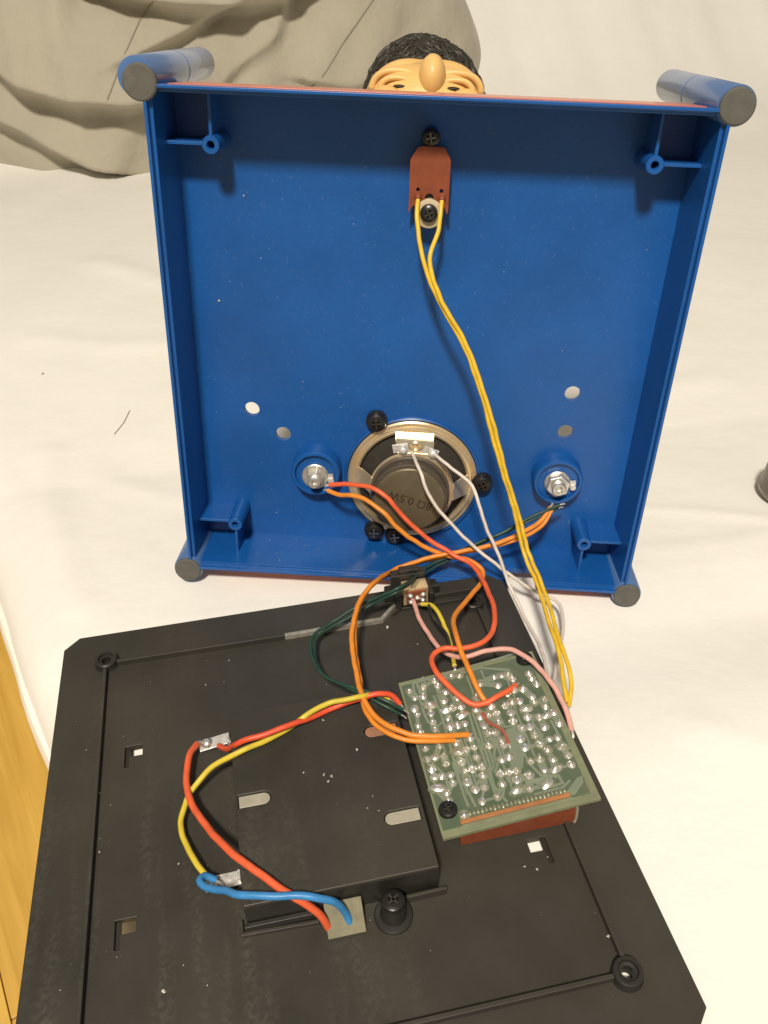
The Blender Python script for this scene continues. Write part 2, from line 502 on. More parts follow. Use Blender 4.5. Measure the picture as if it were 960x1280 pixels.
# measured positions in millimetres (world frame for wires, board frame for the circuit board)
WIRE_PATHS = {
    'yellow_a': [(69.7, 146.0, 164.7), (68.0, 141.3, 157.2), (68.4, 134.5, 145.2), (72.7, 127.4, 131.0), (81.9, 118.6, 113.1), (88.3, 108.1, 92.0), (93.7, 99.6, 68.9), (99.6, 93.3, 47.1), (104.1, 85.3, 25.5), (104.3, 64.7, 20.0), (100.8, 36.6, 20.0), (97.2, 17.8, 18.0), (95.7, 9.0, 15.5)],
    'yellow_b': [(78.8, 143.5, 164.1), (75.9, 137.9, 154.5), (71.2, 132.6, 144.0), (74.1, 124.9, 130.2), (82.9, 117.4, 113.5), (89.6, 106.8, 92.6), (95.0, 98.3, 69.5), (101.4, 91.4, 43.8), (105.4, 83.0, 27.1), (105.7, 62.2, 22.0), (103.2, 39.6, 21.0), (100.8, 23.5, 20.0), (99.4, 14.9, 17.0), (95.5, 7.1, 15.5)],
    'white_a': [(63.7, 130.7, 55.5), (63.7, 115.0, 55.0), (67.7, 108.4, 43.6), (75.7, 102.7, 31.6), (85.6, 96.9, 21.8), (97.5, 90.5, 11.9), (109.9, 84.9, 2.0), (119.4, 76.7, 0.0), (117.6, 65.0, 0.0), (108.3, 45.9, 4.0), (97.5, 26.1, 11.0), (93.3, 15.5, 16.0)],
    'white_b': [(72.9, 128.3, 55.2), (78.7, 116.2, 54.0), (85.7, 107.5, 48.8), (88.0, 101.7, 40.6), (91.8, 97.1, 28.4), (96.4, 90.2, 15.8), (98.8, 84.1, 7.0), (99.9, 74.2, 4.0), (99.7, 57.9, 5.0), (96.9, 38.1, 11.0), (92.6, 21.7, 17.0)],
    'red_jack': [(25.5, 135.5, 39.9), (31.6, 131.1, 42.4), (42.1, 122.5, 45.4), (48.9, 116.3, 42.5), (55.7, 112.4, 33.7), (65.6, 106.5, 23.9), (75.4, 100.1, 17.8), (83.5, 92.4, 15.0), (84.4, 71.4, 18.0), (80.5, 52.8, 20.0), (73.6, 41.8, 21.0), (63.9, 40.4, 20.0), (55.7, 42.8, 19.0), (50.2, 39.2, 19.0), (49.9, 30.7, 20.0), (55.3, 21.0, 18.0), (60.2, 15.7, 16.0), (64.9, 14.6, 16.0), (71.2, 15.9, 17.5), (79.4, 21.0, 16.0)],
    'orange_jack_left': [(24.6, 136.3, 36.2), (29.4, 131.0, 36.5), (37.7, 123.9, 38.8), (46.4, 115.5, 35.3), (53.6, 111.5, 26.8), (63.7, 106.4, 19.1), (74.1, 102.1, 14.9), (82.8, 98.6, 13.2), (87.9, 94.8, 10.1), (85.1, 86.6, 10.0), (74.5, 72.9, 14.0), (65.1, 59.8, 18.0), (62.1, 43.4, 22.0), (62.6, 29.9, 20.0), (64.2, 19.9, 17.0), (66.2, 15.6, 14.5)],
    'orange_a': [(124.7, 108.5, 29.7), (118.6, 104.4, 25.4), (108.1, 101.5, 22.0), (94.5, 100.5, 19.6), (77.7, 101.5, 17.2), (62.9, 102.9, 14.4), (49.5, 101.9, 12.1), (35.3, 83.4, 22.0), (25.9, 70.3, 22.0), (21.0, 54.6, 20.0), (19.7, 36.2, 19.0), (20.2, 22.0, 20.0), (24.3, 13.5, 19.0), (33.1, 6.1, 18.0), (44.4, 3.3, 17.0), (55.3, 4.0, 14.0)],
    'orange_b': [(125.5, 108.2, 28.4), (120.1, 104.8, 23.4), (109.2, 102.0, 20.0), (95.2, 102.1, 16.9), (78.2, 103.0, 14.3), (63.3, 104.5, 11.5), (49.1, 103.7, 9.1), (34.3, 83.8, 20.0), (25.5, 70.1, 20.0), (22.4, 57.2, 17.0), (21.0, 38.7, 16.0), (20.3, 22.9, 17.0), (22.7, 13.6, 17.0), (31.4, 5.1, 16.5), (42.7, 2.3, 16.0), (49.7, 2.6, 14.0)],
    'green_a': [(128.9, 107.6, 31.1), (113.1, 106.0, 27.1), (99.5, 104.7, 22.0), (86.5, 105.3, 16.2), (74.6, 103.7, 12.4), (62.9, 99.4, 11.6), (46.4, 79.3, 22.0), (32.5, 81.4, 14.0), (17.6, 77.8, 10.0), (7.4, 72.3, 9.0), (4.2, 61.2, 10.0), (6.4, 46.8, 13.0), (14.4, 35.1, 17.0), (22.6, 28.3, 18.0), (29.2, 22.9, 17.0), (34.5, 20.3, 14.0)],
    'green_b': [(128.7, 108.4, 28.6), (114.3, 106.5, 25.1), (99.9, 105.4, 19.9), (86.8, 106.0, 14.1), (74.2, 104.6, 9.9), (62.3, 100.2, 8.5), (45.7, 79.1, 20.0), (33.1, 80.8, 12.0), (18.9, 77.6, 8.0), (9.3, 72.4, 7.0), (6.3, 62.6, 8.0), (7.9, 46.5, 12.0), (14.8, 34.2, 16.0), (22.3, 26.8, 17.0), (28.8, 21.1, 16.0), (33.3, 19.1, 13.0)],
    'red_battery': [(-35.8, 26.7, 4.0), (-32.5, 20.7, 9.0), (-29.0, 17.1, 14.5), (-24.7, 16.0, 17.5), (-17.3, 16.5, 18.5), (-8.5, 18.6, 19.0), (-1.5, 21.6, 17.0), (7.1, 24.7, 16.5), (19.0, 25.5, 19.0), (25.2, 25.6, 20.0), (30.7, 25.3, 18.0), (33.8, 22.8, 14.5)],
    'yellow_battery': [(-41.5, -26.5, 4.0), (-45.4, -20.8, 5.0), (-50.1, -10.2, 4.0), (-50.6, -2.3, 4.0), (-46.2, 6.9, 6.0), (-37.8, 12.5, 11.0), (-27.4, 13.1, 16.0), (-17.6, 16.0, 16.0), (-8.6, 19.8, 16.5), (-1.9, 22.0, 19.0), (6.7, 25.0, 19.5), (17.9, 24.2, 21.2), (24.7, 26.6, 18.0), (30.1, 25.6, 15.0)],
    'red_lead': [(-44.1, 29.3, 4.0), (-46.7, 23.5, 6.0), (-47.9, 13.4, 7.0), (-46.0, 2.2, 8.0), (-41.1, -10.4, 10.0), (-35.2, -21.7, 14.0), (-30.2, -29.1, 16.5), (-19.8, -40.4, 16.5), (-13.1, -46.0, 15.0), (-8.0, -48.1, 9.0), (-5.4, -49.5, 1.6)],
    'blue_lead': [(-39.4, -27.8, 5.0), (-42.9, -26.5, 7.0), (-44.4, -28.4, 8.0), (-42.3, -31.6, 9.0), (-36.2, -36.8, 13.0), (-29.8, -41.5, 16.8), (-18.8, -44.3, 17.6), (-8.8, -46.7, 17.0), (-2.6, -46.9, 12.0), (0.2, -47.8, 6.0), (1.5, -49.7, 1.6)],
    'pink': [(53.3, 84.2, 8.0), (53.6, 67.7, 9.0), (55.8, 52.8, 11.0), (58.8, 45.2, 13.0), (63.8, 39.4, 16.0), (73.2, 38.0, 19.0), (81.9, 34.5, 21.0), (87.9, 25.4, 22.0), (91.5, 15.5, 21.0), (92.8, 5.1, 19.0), (91.9, -4.7, 17.0)],
    'yellow_switch': [(56.5, 80.8, 8.0), (60.5, 76.7, 10.0), (62.5, 67.7, 9.5), (62.0, 53.8, 9.0), (59.4, 37.5, 14.0)],
    'black_switch': [(60.0, 81.6, 8.0), (58.1, 71.6, 12.0), (59.6, 66.3, 10.0), (61.1, 57.2, 12.0), (60.9, 49.8, 10.0), (61.1, 35.4, 14.0)],
    'jumper': [(63.2, 12.0, 14.5), (64.4, 6.0, 15.5), (67.7, 1.8, 16.0), (68.3, -4.0, 15.0)],
}
PCB_O = (63.5, 1.3, 14.2) 
PCB_AX = [(0.9952, 0.0, 0.0977), (-0.0002, 1.0, 0.0017), (-0.0977, -0.0017, 0.9952)]
SOLDER = [(-24.5, 29.1), (-18.9, 29.3), (-13.1, 28.5), (-13.8, 31.3), (-23.2, 25.2), (-20.0, 24.8), (-24.4, 20.2), (-18.5, 20.0), (-18.9, 16.4), (-24.1, 17.1), (-25.0, 12.0), (-19.3, 12.0), (-19.3, 8.6), (-24.9, 9.0), (-12.7, 20.4), (-12.8, 16.1), (-10.3, 16.3), (-7.2, 15.9), (-7.2, 20.5), (-13.2, 12.1), (-7.8, 12.2), (-13.7, 8.3), (-10.7, 8.0), (-8.0, 8.0), (-10.9, 24.3), (-6.6, 31.7), (-3.6, 30.5), (-0.4, 18.2), (-2.2, 12.9), (-1.6, 9.1), (1.5, 9.0), (4.5, 9.1), (4.0, 12.9), (4.2, 5.2), (-1.3, 5.2), (-1.0, 1.6), (1.7, 1.0), (-2.2, -3.8), (2.7, -2.7), (-7.9, 1.0), (-13.3, 0.4), (9.1, 25.9), (12.1, 25.9), (9.2, 21.6), (3.0, 24.5), (-24.8, 1.5), (-19.5, 1.1), (14.7, 25.7), (15.6, 22.9), (22.8, 21.0), (23.6, 17.8), (17.9, 17.0), (14.5, 17.4), (11.5, 16.8), (11.8, 12.3), (14.7, 12.1), (8.9, 11.7), (10.0, 7.7), (15.9, 7.7), (19.8, 12.6), (19.8, 9.9), (24.1, 10.1), (23.1, 6.7), (25.0, 3.2), (22.4, 2.7), (19.3, 2.8), (15.1, 4.1), (9.5, 4.0), (14.8, -0.3), (19.7, -2.0), (25.3, -2.0), (15.0, -4.3), (9.5, -4.4), (19.4, -7.3), (22.4, -7.4), (15.4, -8.4), (22.7, -11.7), (17.2, -11.4), (9.8, -8.4), (11.5, -0.1), (2.9, -5.0), (22.4, 23.4), (-25.3, -3.2), (-22.3, -3.2), (-19.1, -3.6), (-19.2, -6.9), (-24.7, -7.5), (-24.6, -11.1), (-21.9, -11.4), (-18.8, -11.8), (-19.0, -15.1), (-24.8, -15.6), (-22.0, -18.3), (-22.2, -21.3), (-13.7, -3.6), (-10.5, -3.0), (-7.6, -3.1), (-13.7, -7.6), (-8.0, -7.4), (-10.7, -11.4), (-13.6, -11.5), (-7.3, -11.6), (-13.8, -16.1), (-8.0, -15.3), (-12.1, -19.7), (-8.9, -19.7), (-11.3, -24.7), (-5.7, -24.6), (0.3, -10.8), (3.2, -10.4), (-1.9, -16.1), (1.1, -16.3), (-2.6, -20.3), (-18.5, -28.1), (3.7, -16.5), (9.8, -14.3), (7.5, -19.5), (2.8, -19.9), (5.9, -24.7), (1.7, -24.0), (13.2, -14.5), (13.2, -19.0), (12.0, -24.6), (17.6, -15.8), (17.3, -19.7), (23.3, -15.6), (22.9, -19.5)]
TRACES = [[(-22.1, 32.4), (-22.6, 28.2), (-21.4, 23.5), (-21.4, 17.5), (-20.8, 12.1)], [(-15.8, 24.2), (-15.3, 13.3), (-15.6, 2.1), (-16.3, -10.5), (-16.5, -20.5), (-16.2, -25.4)], [(-14.2, 24.3), (-13.8, 12.8), (-14.1, 0.5), (-14.8, -10.9), (-14.8, -19.0), (-13.8, -26.1)], [(-12.3, 25.0), (-12.6, 11.3), (-12.9, 0.2), (-14.0, -13.2), (-13.7, -17.4)], [(-5.1, 12.6), (-5.5, 3.5), (-5.5, -7.4), (-5.5, -11.6), (-8.3, -14.9), (-11.0, -18.1)], [(-3.7, 12.7), (-3.7, 4.1), (-4.2, -8.8), (-4.2, -12.0), (-6.0, -14.0), (-6.0, -17.6), (-6.0, -24.5)], [(-2.2, 12.9), (-2.3, 4.8), (-2.9, -9.2), (-3.0, -12.3), (-5.0, -14.3), (-5.4, -19.8), (-4.5, -23.9)], [(-0.7, 13.0), (-0.8, 4.9), (-0.2, -4.7), (-1.8, -8.5), (-1.8, -12.7), (-3.9, -15.1)], [(-22.1, 32.4), (-12.1, 33.1), (-4.0, 33.8), (14.3, 34.6), (22.6, 35.3)], [(-21.2, 30.2), (-11.6, 31.0), (-3.5, 31.7), (5.5, 32.1), (16.0, 27.6)], [(5.3, 9.4), (5.8, 2.4), (12.1, 1.6), (11.7, -2.2)], [(14.5, 11.3), (14.5, 3.2), (15.6, -1.7), (17.0, -5.4), (14.8, -9.1)], [(15.9, 7.4), (16.3, 0.4), (17.6, -5.0), (16.3, -7.4)], [(22.9, 0.6), (23.2, -6.1), (22.9, -11.5)], [(8.5, -6.2), (9.0, -12.7), (9.6, -16.0), (11.5, -20.6), (17.1, -22.2), (17.6, -25.4), (13.9, -25.8)], [(13.7, -12.0), (13.7, -19.2), (16.3, -23.0)], [(-3.0, -16.4), (-1.8, -20.8), (-4.0, -25.0), (-3.0, -27.3)], [(5.9, -19.0), (3.0, -22.2), (4.8, -24.6)], [(-14.1, -2.7), (-11.3, -5.7), (-13.8, -11.2)], [(-24.8, -1.7), (-23.2, -6.4), (-20.9, -11.2), (-20.8, -17.3)], [(21.7, 10.3), (22.4, 4.2), (23.3, 1.7)], [(-1.7, -0.9), (1.3, -2.9), (-0.5, -5.7)], [(20.3, -25.2), (16.9, -27.1), (6.5, -27.1)], [(-25.3, -11.0), (-25.0, -15.1)], [(12.2, 13.2), (9.6, 8.1), (10.2, 4.5)]]
POURS = [[(5.5, 1.3), (12.1, 1.6), (11.6, -3.8), (6.4, -16.1), (2.2, -15.4), (4.4, -6.0)], [(23.0, -24.9), (25.0, -24.5), (24.3, -27.3), (19.8, -30.9), (16.3, -29.9)], [(6.0, -21.0), (14.7, -21.5), (14.8, -24.6), (9.4, -24.0)], [(-0.9, -18.0), (4.3, -18.5), (3.7, -21.4), (-0.0, -20.8)], [(-20.0, -30.0), (17.5, -30.2), (19.3, -32.2), (-20.2, -33.6)]]

# ------------------------------------------------------------------ the bed, the floor under it
def smooth01(t):
    t = np.clip(t, 0, 1)
    return t * t * (3 - 2 * t)

EDGE_Y = [-400, -200, -20, 64, 97, 132, 180, 230, 300, 500, 1800]
EDGE_X = [46, -12, -79, -110, -122.8, -135.4, -149, -172, -215, -360, -1100]
def edge_x(y):
    yy = np.asarray(y, float)
    return sum(np.interp(yy + d, EDGE_Y, EDGE_X) for d in (-30, -15, 0, 15, 30)) / 5

def seg_dist(x, y, pts):
    best = np.full(np.shape(x), 1e9)
    for (x0, y0), (x1, y1) in zip(pts, pts[1:]):
        dx, dy = x1 - x0, y1 - y0
        t = np.clip(((x - x0) * dx + (y - y0) * dy) / (dx * dx + dy * dy), 0, 1)
        best = np.minimum(best, np.hypot(x - x0 - t * dx, y - y0 - t * dy))
    return best

CREASES = [([(205, 160), (235, 150), (275, 128)], 1.5, 5), ([(190, 120), (240, 118), (280, 122)], 1.0, 6),
           ([(-120, 620), (-20, 520), (30, 470)], 2.5, 16), ([(-160, 470), (-100, 440), (-40, 430)], 1.6, 14),
           ([(150, 0), (200, -40), (260, -50)], 1.2, 10), ([(190, 330), (260, 300), (330, 310)], 2.0, 14),
           ([(-100, 260), (-60, 225), (-30, 215)], 1.2, 9), ([(250, 420), (300, 520), (420, 600)], 3.0, 22),
           ([(-135, 300), (-125, 230), (-112, 170), (-100, 130)], 1.6, 10)]
def bed_z(x, y):
    z = -3.2 - 0.125 * np.minimum(np.maximum(y - 105, 0), 150)
    z = z - 0.058 * np.maximum(x + 45, 0).clip(0, 260) * smooth01((y + 10) / 80) * smooth01((1000 - y) / 600)
    z = z + smooth01((y - 60) / 40) * smooth01((300 - y) / 150) * 0.6
    wob = (np.sin(x * 0.021 + 1.3) * np.cos(y * 0.017 + 0.4) * 1.6 + np.sin(x * 0.043 - y * 0.031) * 0.7)
    far = smooth01((np.hypot(x - 10, (y - 0)) - 150) / 200)
    z = z + wob * far
    for pts, a, w in CREASES:
        z = z + a * np.exp(-(seg_dist(x, y, pts) / w) ** 2)
    # far end of the bed climbs into bunched bedding
    t = np.maximum(y - 860 - 0.10 * np.maximum(-x, 0), 0)
    rise = t * t / 620.0
    z = z + np.minimum(rise, 900) + smooth01(t / 260) * (2.2 * np.sin(x * 0.055 + 0.5 * np.sin(y * 0.01)) + 3.5 * np.sin(x * 0.021 + 1.0) + 0.8 * np.sin(x * 0.12 + 2))
    return z

ys = np.concatenate([np.arange(-330, 520, 5.0), np.arange(520, 1500, 11.0)])
ss = np.concatenate([np.linspace(0, 60, 26), np.arange(64, 520, 5.0), np.arange(525, 1750, 14.0)])
YY, SS = np.meshgrid(ys, ss, indexing='ij')
XE = edge_x(YY)
XX = XE + SS
q = np.clip(1 - SS / 50.0, 0, 1)
ZZ = bed_z(XX, YY) - 27.0 * (1 - np.sqrt(np.maximum(0, 1 - q * q)))
nr, nc = XX.shape
verts = np.stack([XX, YY, ZZ], -1).reshape(-1, 3)
idx = np.arange(nr * nc).reshape(nr, nc)
faces = np.stack([idx[:-1, :-1], idx[:-1, 1:], idx[1:, 1:], idx[1:, :-1]], -1).reshape(-1, 4)
mb = MB()
mb.v = [tuple(p) for p in verts.tolist()]
mb.f = [tuple(p) for p in faces.tolist()]
sheet = mb.build('bed_sheet', M_SHEET, None, smooth=180)
tag(sheet, 'cream cotton bed sheet spread under the opened toy', kind='structure')
# the stitched hem along the sheet's edge
hp = [(float(edge_x(y)) - 0.5, float(y), float(bed_z(edge_x(y), y)) - 29.5) for y in np.arange(-330, 900, 12.0)]
hem = MB()
for i, (x, y, z) in enumerate(hp):
    a, b = hp[max(i - 1, 0)], hp[min(i + 1, len(hp) - 1)]
    d = Vector((b[0] - a[0], b[1] - a[1], 0)).normalized()
    n = Vector((-d.y, d.x, 0))
    wv = 0.6 * math.sin(y * 0.09)
    ring = [Vector((x, y, z)) + n * ox + Vector((0, 0, oz)) for ox, oz in
            ((-1.5 + wv, 3.6), (0.9 + wv, 4.2), (2.4 + wv, 0), (2.6 + wv, -5), (0.6 + wv, -6), (-0.8 + wv, -2))]
    hem.v += [tuple(p) for p in ring]
    if i:
        for k in range(6):
            k2 = (k + 1) % 6
            hem.f.append(((i - 1) * 6 + k, (i - 1) * 6 + k2, i * 6 + k2, i * 6 + k))
hem.build('hem', M_HEM, sheet, smooth=60)
# mattress below the sheet
my = [float(y) for y in np.arange(-320, 1480, 40.0)]
poly = [(float(edge_x(y)) + 120, y) for y in my] + [(1100, my[-1]), (1100, my[0])]
tag(MB().prism(poly, -330, -48).build('mattress', M_MATT), 'pale mattress under the cream sheet', kind='structure')

# wooden floor of separate boards
floor = MB().box((0, 300, -354), (4200, 3600, 4)).build('floor', M_WOOD)
tag(floor, 'yellow oak board floor beside the bed', kind='structure')
dv = Vector((14.1, -39.3)).normalized()
nv = Vector((dv.y, -dv.x))
plank_me = None
for k in range(-4, 16):
    for j in range(5):
        if plank_me is None:
            plank_me = MB().box((0, 0, 0), (83.4, 619, 4)).mesh('plank', 30)
            plank_me.materials.append(M_WOOD)
        o = link('plank', plank_me, M_WOOD, floor, 0.7, 1)
        off = Vector((-231.5, 140)) + nv * (84 * (k + 0.5)) + dv * (620 * (j - 3) + (33 if k % 2 else 250) + (310 if k % 2 else 0))
        o.location = (off.x * MM, off.y * MM, -0.350 + (0.0003 if k % 2 else 0))
        o.rotation_euler = (0, 0, math.atan2(dv.y, dv.x) + math.pi / 2)

# ------------------------------------------------------------------ khaki trousers heaped on the bed
STEPS = [([(-330, 150), (-237, 108), (-210, 86), (-178, 74), (-135, 66), (-77, 60), (-20, 62)], 30, 34, 24),
         ([(-340, 62), (-256, 46), (-223, 35), (-192, 17), (-152, -6), (-120, -16)], 24, 26, 20),
         ([(-110, 172), (-70, 163), (-11, 153), (52, 149), (107, 153), (150, 167)], 26, 30, 20),
         ([(-66, 108), (-15, 124), (19, 137), (38, 144)], 18, 24, 13),
         ([(113, 146), (100, 128), (90, 112), (44, 86), (23, 70), (10, 50)], 10, 30, 20),
         ([(130, 60), (180, 52), (240, 60), (300, 40)], 9, 40, 24)]
def signed_above(x, z, pts):
    """distance to the line, positive below it, and weight that fades past its ends"""
    best = np.full(x.shape, 1e9)
    sign = np.ones(x.shape)
    wt = np.ones(x.shape)
    pos = np.zeros(x.shape)
    for i, ((x0, z0), (x1, z1)) in enumerate(zip(pts, pts[1:])):
        dx, dz = x1 - x0, z1 - z0
        if dx < 0:
            s0 = -1
        else:
            s0 = 1
        l2 = dx * dx + dz * dz
        t = ((x - x0) * dx + (z - z0) * dz) / l2
        tc = np.clip(t, 0, 1)
        d = np.hypot(x - x0 - tc * dx, z - z0 - tc * dz)
        sg = np.sign(dx * (z - z0) - dz * (x - x0)) * s0
        over = np.zeros(x.shape)
        if i == 0:
            over = np.maximum(over, -t * math.sqrt(l2))
        if i == len(pts) - 2:
            over = np.maximum(over, (t - 1) * math.sqrt(l2))
        m = d < best
        best = np.where(m, d, best)
        sign = np.where(m, -sg, sign)
        pos = np.where(m, (i + tc) / (len(pts) - 1), pos)
        wt = np.where(m, np.exp(-(np.maximum(over, 0) / 30.0) ** 2), wt)
    return best * sign, wt, pos

xs = np.arange(-420, 470, 2.4)
th = np.concatenate([np.linspace(0, 1, 150), np.linspace(1.02, 2.0, 40)])
TX, TT = np.meshgrid(xs, th, indexing='ij')
foot = np.interp(xs, [-420, -254, -202, -146, -81, 0, 150, 360, 470], [1030, 962, 925, 900, 903, 915, 960, 1040, 1190])[:, None]
hgt = np.interp(xs, [-420, -330, -100, 100, 270, 330, 390, 440, 470], [120, 250, 300, 300, 285, 235, 150, 70, 20])[:, None]
TZ = -46 + hgt * np.sin(np.minimum(TT, 2) * math.pi / 2)
TY = foot + 150 * (1 - np.cos(TT * math.pi / 2)) - 34 * np.sin(np.clip(TT, 0, 1) * math.pi) ** 0.8 * np.sin(np.clip((TZ + 40) / 80, 0, 1) * math.pi / 2)
disp = np.zeros(TX.shape)
def smooth_line(pts):
    return [(p.x, p.y) for p in spline([(x, z, 0) for x, z in pts], 6.0)]
for pts, a, lam, wid in STEPS:
    sd, wt, pos = signed_above(TX, TZ, smooth_line(pts))
    a = a * 1.35
    below = -a * np.exp(-np.maximum(sd, 0) / (lam * 1.3))
    above = 0.55 * a * np.exp(-np.maximum(-sd, 0) / (lam * 1.8))
    band = wid * (0.35 + 0.65 * np.sin(np.clip(pos, 0, 1) * math.pi))
    tt_ = np.clip((sd + 1.5) / band, 0, 1)
    mixf = 1 - (1 - tt_) ** 1.8
    disp += wt * (above * (1 - mixf) + below * mixf)
disp += 5 * np.sin(TX * 0.035 + TZ * 0.02) * np.cos(TZ * 0.03 - TX * 0.01) + 2.2 * np.sin(TX * 0.09 - TZ * 0.06)
disp -= 9 * np.exp(-(seg_dist(TX, TZ, [(-160, 175), (-176, 110)]) / 16) ** 2)
for _ in range(2):
    disp[1:-1, 1:-1] = (disp[1:-1, 1:-1] * 2 + disp[:-2, 1:-1] + disp[2:, 1:-1] + disp[1:-1, :-2] + disp[1:-1, 2:]) / 6
disp *= smooth01((TZ + 46) / 25) * (TT < 1.4)
TYD = TY - disp
nr, nc = TX.shape
idx = np.arange(nr * nc).reshape(nr, nc)
mb = MB()
mb.v = [tuple(p) for p in np.stack([TX, TYD, TZ], -1).reshape(-1, 3).tolist()]
mb.f = [tuple(p) for p in np.stack([idx[:-1, :-1], idx[:-1, 1:], idx[1:, 1:], idx[1:, :-1]], -1).reshape(-1, 4).tolist()]
mb.f.append(tuple(int(i) for i in idx[0, :]))
mb.f.append(tuple(int(i) for i in idx[-1, ::-1]))
trousers = empty('khaki_trousers', (-60, 960, -46))
tag(trousers, 'crumpled khaki cloth garment heaped on the bed behind the blue housing', 'clothing')
def tchild(o):
    o.parent = trousers
    o.matrix_parent_inverse = trousers.matrix_world.inverted()
    return o
tchild(mb.build('folded_cloth', M_KHAKI, None, smooth=180))
def on_cloth(x, z):
    i = int(np.argmin(abs(xs - x)))
    j = int(np.argmin(abs(TZ[i, :150] - z)))
    return (float(TX[i, j]), float(TYD[i, j]) - 0.4, float(TZ[i, j]))
for pts in ([(-40, 160), (-51, 147), (-68, 130), (-83, 109), (-98, 85), (-110, 66)], [(232, 157), (219, 143), (195, 120), (165, 91), (138, 63), (120, 45)]):
    fine = []
    for (x0, z0), (x1, z1) in zip(pts, pts[1:]):
        for k in range(8):
            fine.append(on_cloth(x0 + (x1 - x0) * k / 8, z0 + (z1 - z0) * k / 8))
    sm = [tuple(np.mean(fine[max(0, i - 2):i + 3], 0)) for i in range(len(fine))]
    tchild(MB().tube(sm, 0.75, 6).build('seam', M_SEAM))

# dark rounded object just entering the frame at the right
rc = MB().lathe([(0, 0), (15, 0), (18.5, 1.2), (20.5, 4), (20.8, 6.5), (19.8, 8), (19.4, 16), (18.2, 21), (15.5, 25), (10, 27.5), (0, 28)], seg=48)
jar = rc.build('metal_canister', M_DGREY, None, 40)
jar.location = (0.2945, 0.152, float(bed_z(np.array(294.), np.array(152.))) * MM)
tag(jar, 'dark grey rounded metal object cut off by the right edge of the picture', 'canister')

# dark thread on the sheet
def onbed(x, y, d=0.5):
    return (x, y, float(bed_z(np.array(float(x)), np.array(float(y)))) + d)
tag(MB().tube([onbed(*p) for p in ((-93.5, 311.6), (-88, 325), (-84.6, 340.6))], 0.22, 6).build('loose_thread', M_THREAD),
    'short dark thread lying on the sheet left of the housing', 'thread')
tag(MB().lathe([(0, 0), (0.9, 0.3), (0.7, 0.7), (0, 0.8)], onbed(-149.1, 409.4, 0), 8).build('lint_speck', M_THREAD),
    'tiny dark speck on the sheet at the far left', 'lint')

# ------------------------------------------------------------------ blue housing (open underside towards the viewer)
BOX_AX = ((0.9652, -0.2560, -0.0480), (0.0773, 0.1044, 0.9916), (-0.2488, -0.9611, 0.1206))
BOX_O = (63.3, 117.84, 101.44)
HX = 103.6
def box_empty(name, c):
    w = Vector(BOX_O) + sum((Vector(BOX_AX[i]) * c[i] for i in range(3)), Vector())
    return empty(name, w, BOX_AX)

house = box_empty('toy_housing', (0, 0, 0))
tag(house, 'open blue plastic toy housing standing on edge with grey capped corner posts', 'toy housing')
DEP = -29.6
PROF = [(103.6, 0.0), (102.3, 0.0), (102.1, -2.6), (100.9, -2.6), (100.2, DEP), (100.2, -32.4), (102.3, -32.4)]
def wall_run(prof, t0, t1, side, mitre0=True, mitre1=True):
    """a length of wall along one side: side 0 top, 1 right, 2 bottom, 3 left; t along the side"""
    vs = []
    n = len(prof)
    for t, mt, sg in ((t0, mitre0, -1), (t1, mitre1, 1)):
        for off, w in prof:
            tt = sg * off if mt else t
            p = [(tt, off), (off, -tt), (-tt, -off), (-off, tt)][side]
            vs.append((p[0], p[1], w))
    fs = [tuple(range(n)), tuple(range(2 * n - 1, n - 1, -1))]
    fs += [(i, n + i, n + (i + 1) % n, (i + 1) % n) for i in range(n)]
    return vs, fs
for side in (0, 1, 3):
    MB().add(*wall_run(PROF, 0, 0, side)).build('side_wall', M_BLUE, house, 30, 0.35)
# bottom wall has a cable notch near its right end (u 48..61.5) cut 11.5 mm deep, another for the switch
low = [p for p in PROF if p[1] < -12] 
LOW = [(102.9, -11.5), (100.75, -11.5), (100.2, DEP), (100.2, -32.4), (102.3, -32.4)]
m = MB()
m.add(*wall_run(PROF, 0, -62.0, 2, True, False))
m.add(*wall_run(LOW, -62.0, -48.5, 2, False, False))
m.add(*wall_run(PROF, -48.5, 0, 2, False, True))
m.build('side_wall', M_BLUE, house, 30, 0.3)
# red decorative strips on the outside of the upper and lower walls
for s, runs in ((1, [(-95, 95)]), (-1, [(-95, 48.4), (62.1, 95)])):
    for u0, u1 in runs:
        q = [(u, s * v, w) for u in (u0, u1) for v, w in ((103.8, -3.2), (102.6, -31.0), (101.4, -31.0), (101.4, -3.2))]
        MB().add(q, [(0, 1, 2, 3), (7, 6, 5, 4), (0, 4, 5, 1), (1, 5, 6, 2), (2, 6, 7, 3), (3, 7, 4, 0)]).build('red_side_panel', M_RED, house, 0, 0.2)
# ring deck = floor of the tray, with the four through holes
SPK = (0.2, -64.6)
HOLES = [(-75.9, -32.3), (-61.6, -44.1), (69.9, -16.3), (69.5, -35.3)]
deck = holed_plate('tray_floor', [(-100.19, -100.19), (100.19, -100.19), (100.19, 100.19), (-100.19, 100.19)],
                   [circle(x, y, 3.5, 24) for x, y in HOLES] + [circle(SPK[0], SPK[1], 25.5, 40)] + [circle(-45.6, -63.5, 3.2), circle(68.5, -60.8, 3.2)],
                   -32.2, DEP, M_BLUE, house)
# moulded ring round each jack and the shallow collar round the speaker
for x, y in ((-45.6, -60.5), (68.3, -57.8)):
    MB().lathe([(11.8, DEP - 0.5), (11.4, -22.2), (10.9, -21.5), (9.8, -21.5), (9.5, -22.2), (9.5, -23.5), (3.0, -23.5), (3.0, DEP - 0.5)], (x, y, 0), 40, close=True).build('jack_boss', M_BLUE, house, 30)
MB().lathe([(32.9, DEP - 0.4), (32.6, -28.4), (31.9, -28.0), (31.5, -28.4), (31.5, DEP - 0.4)], (SPK[0], SPK[1], 0), 56, close=True).build('speaker_collar', M_BLUE, house, 30)
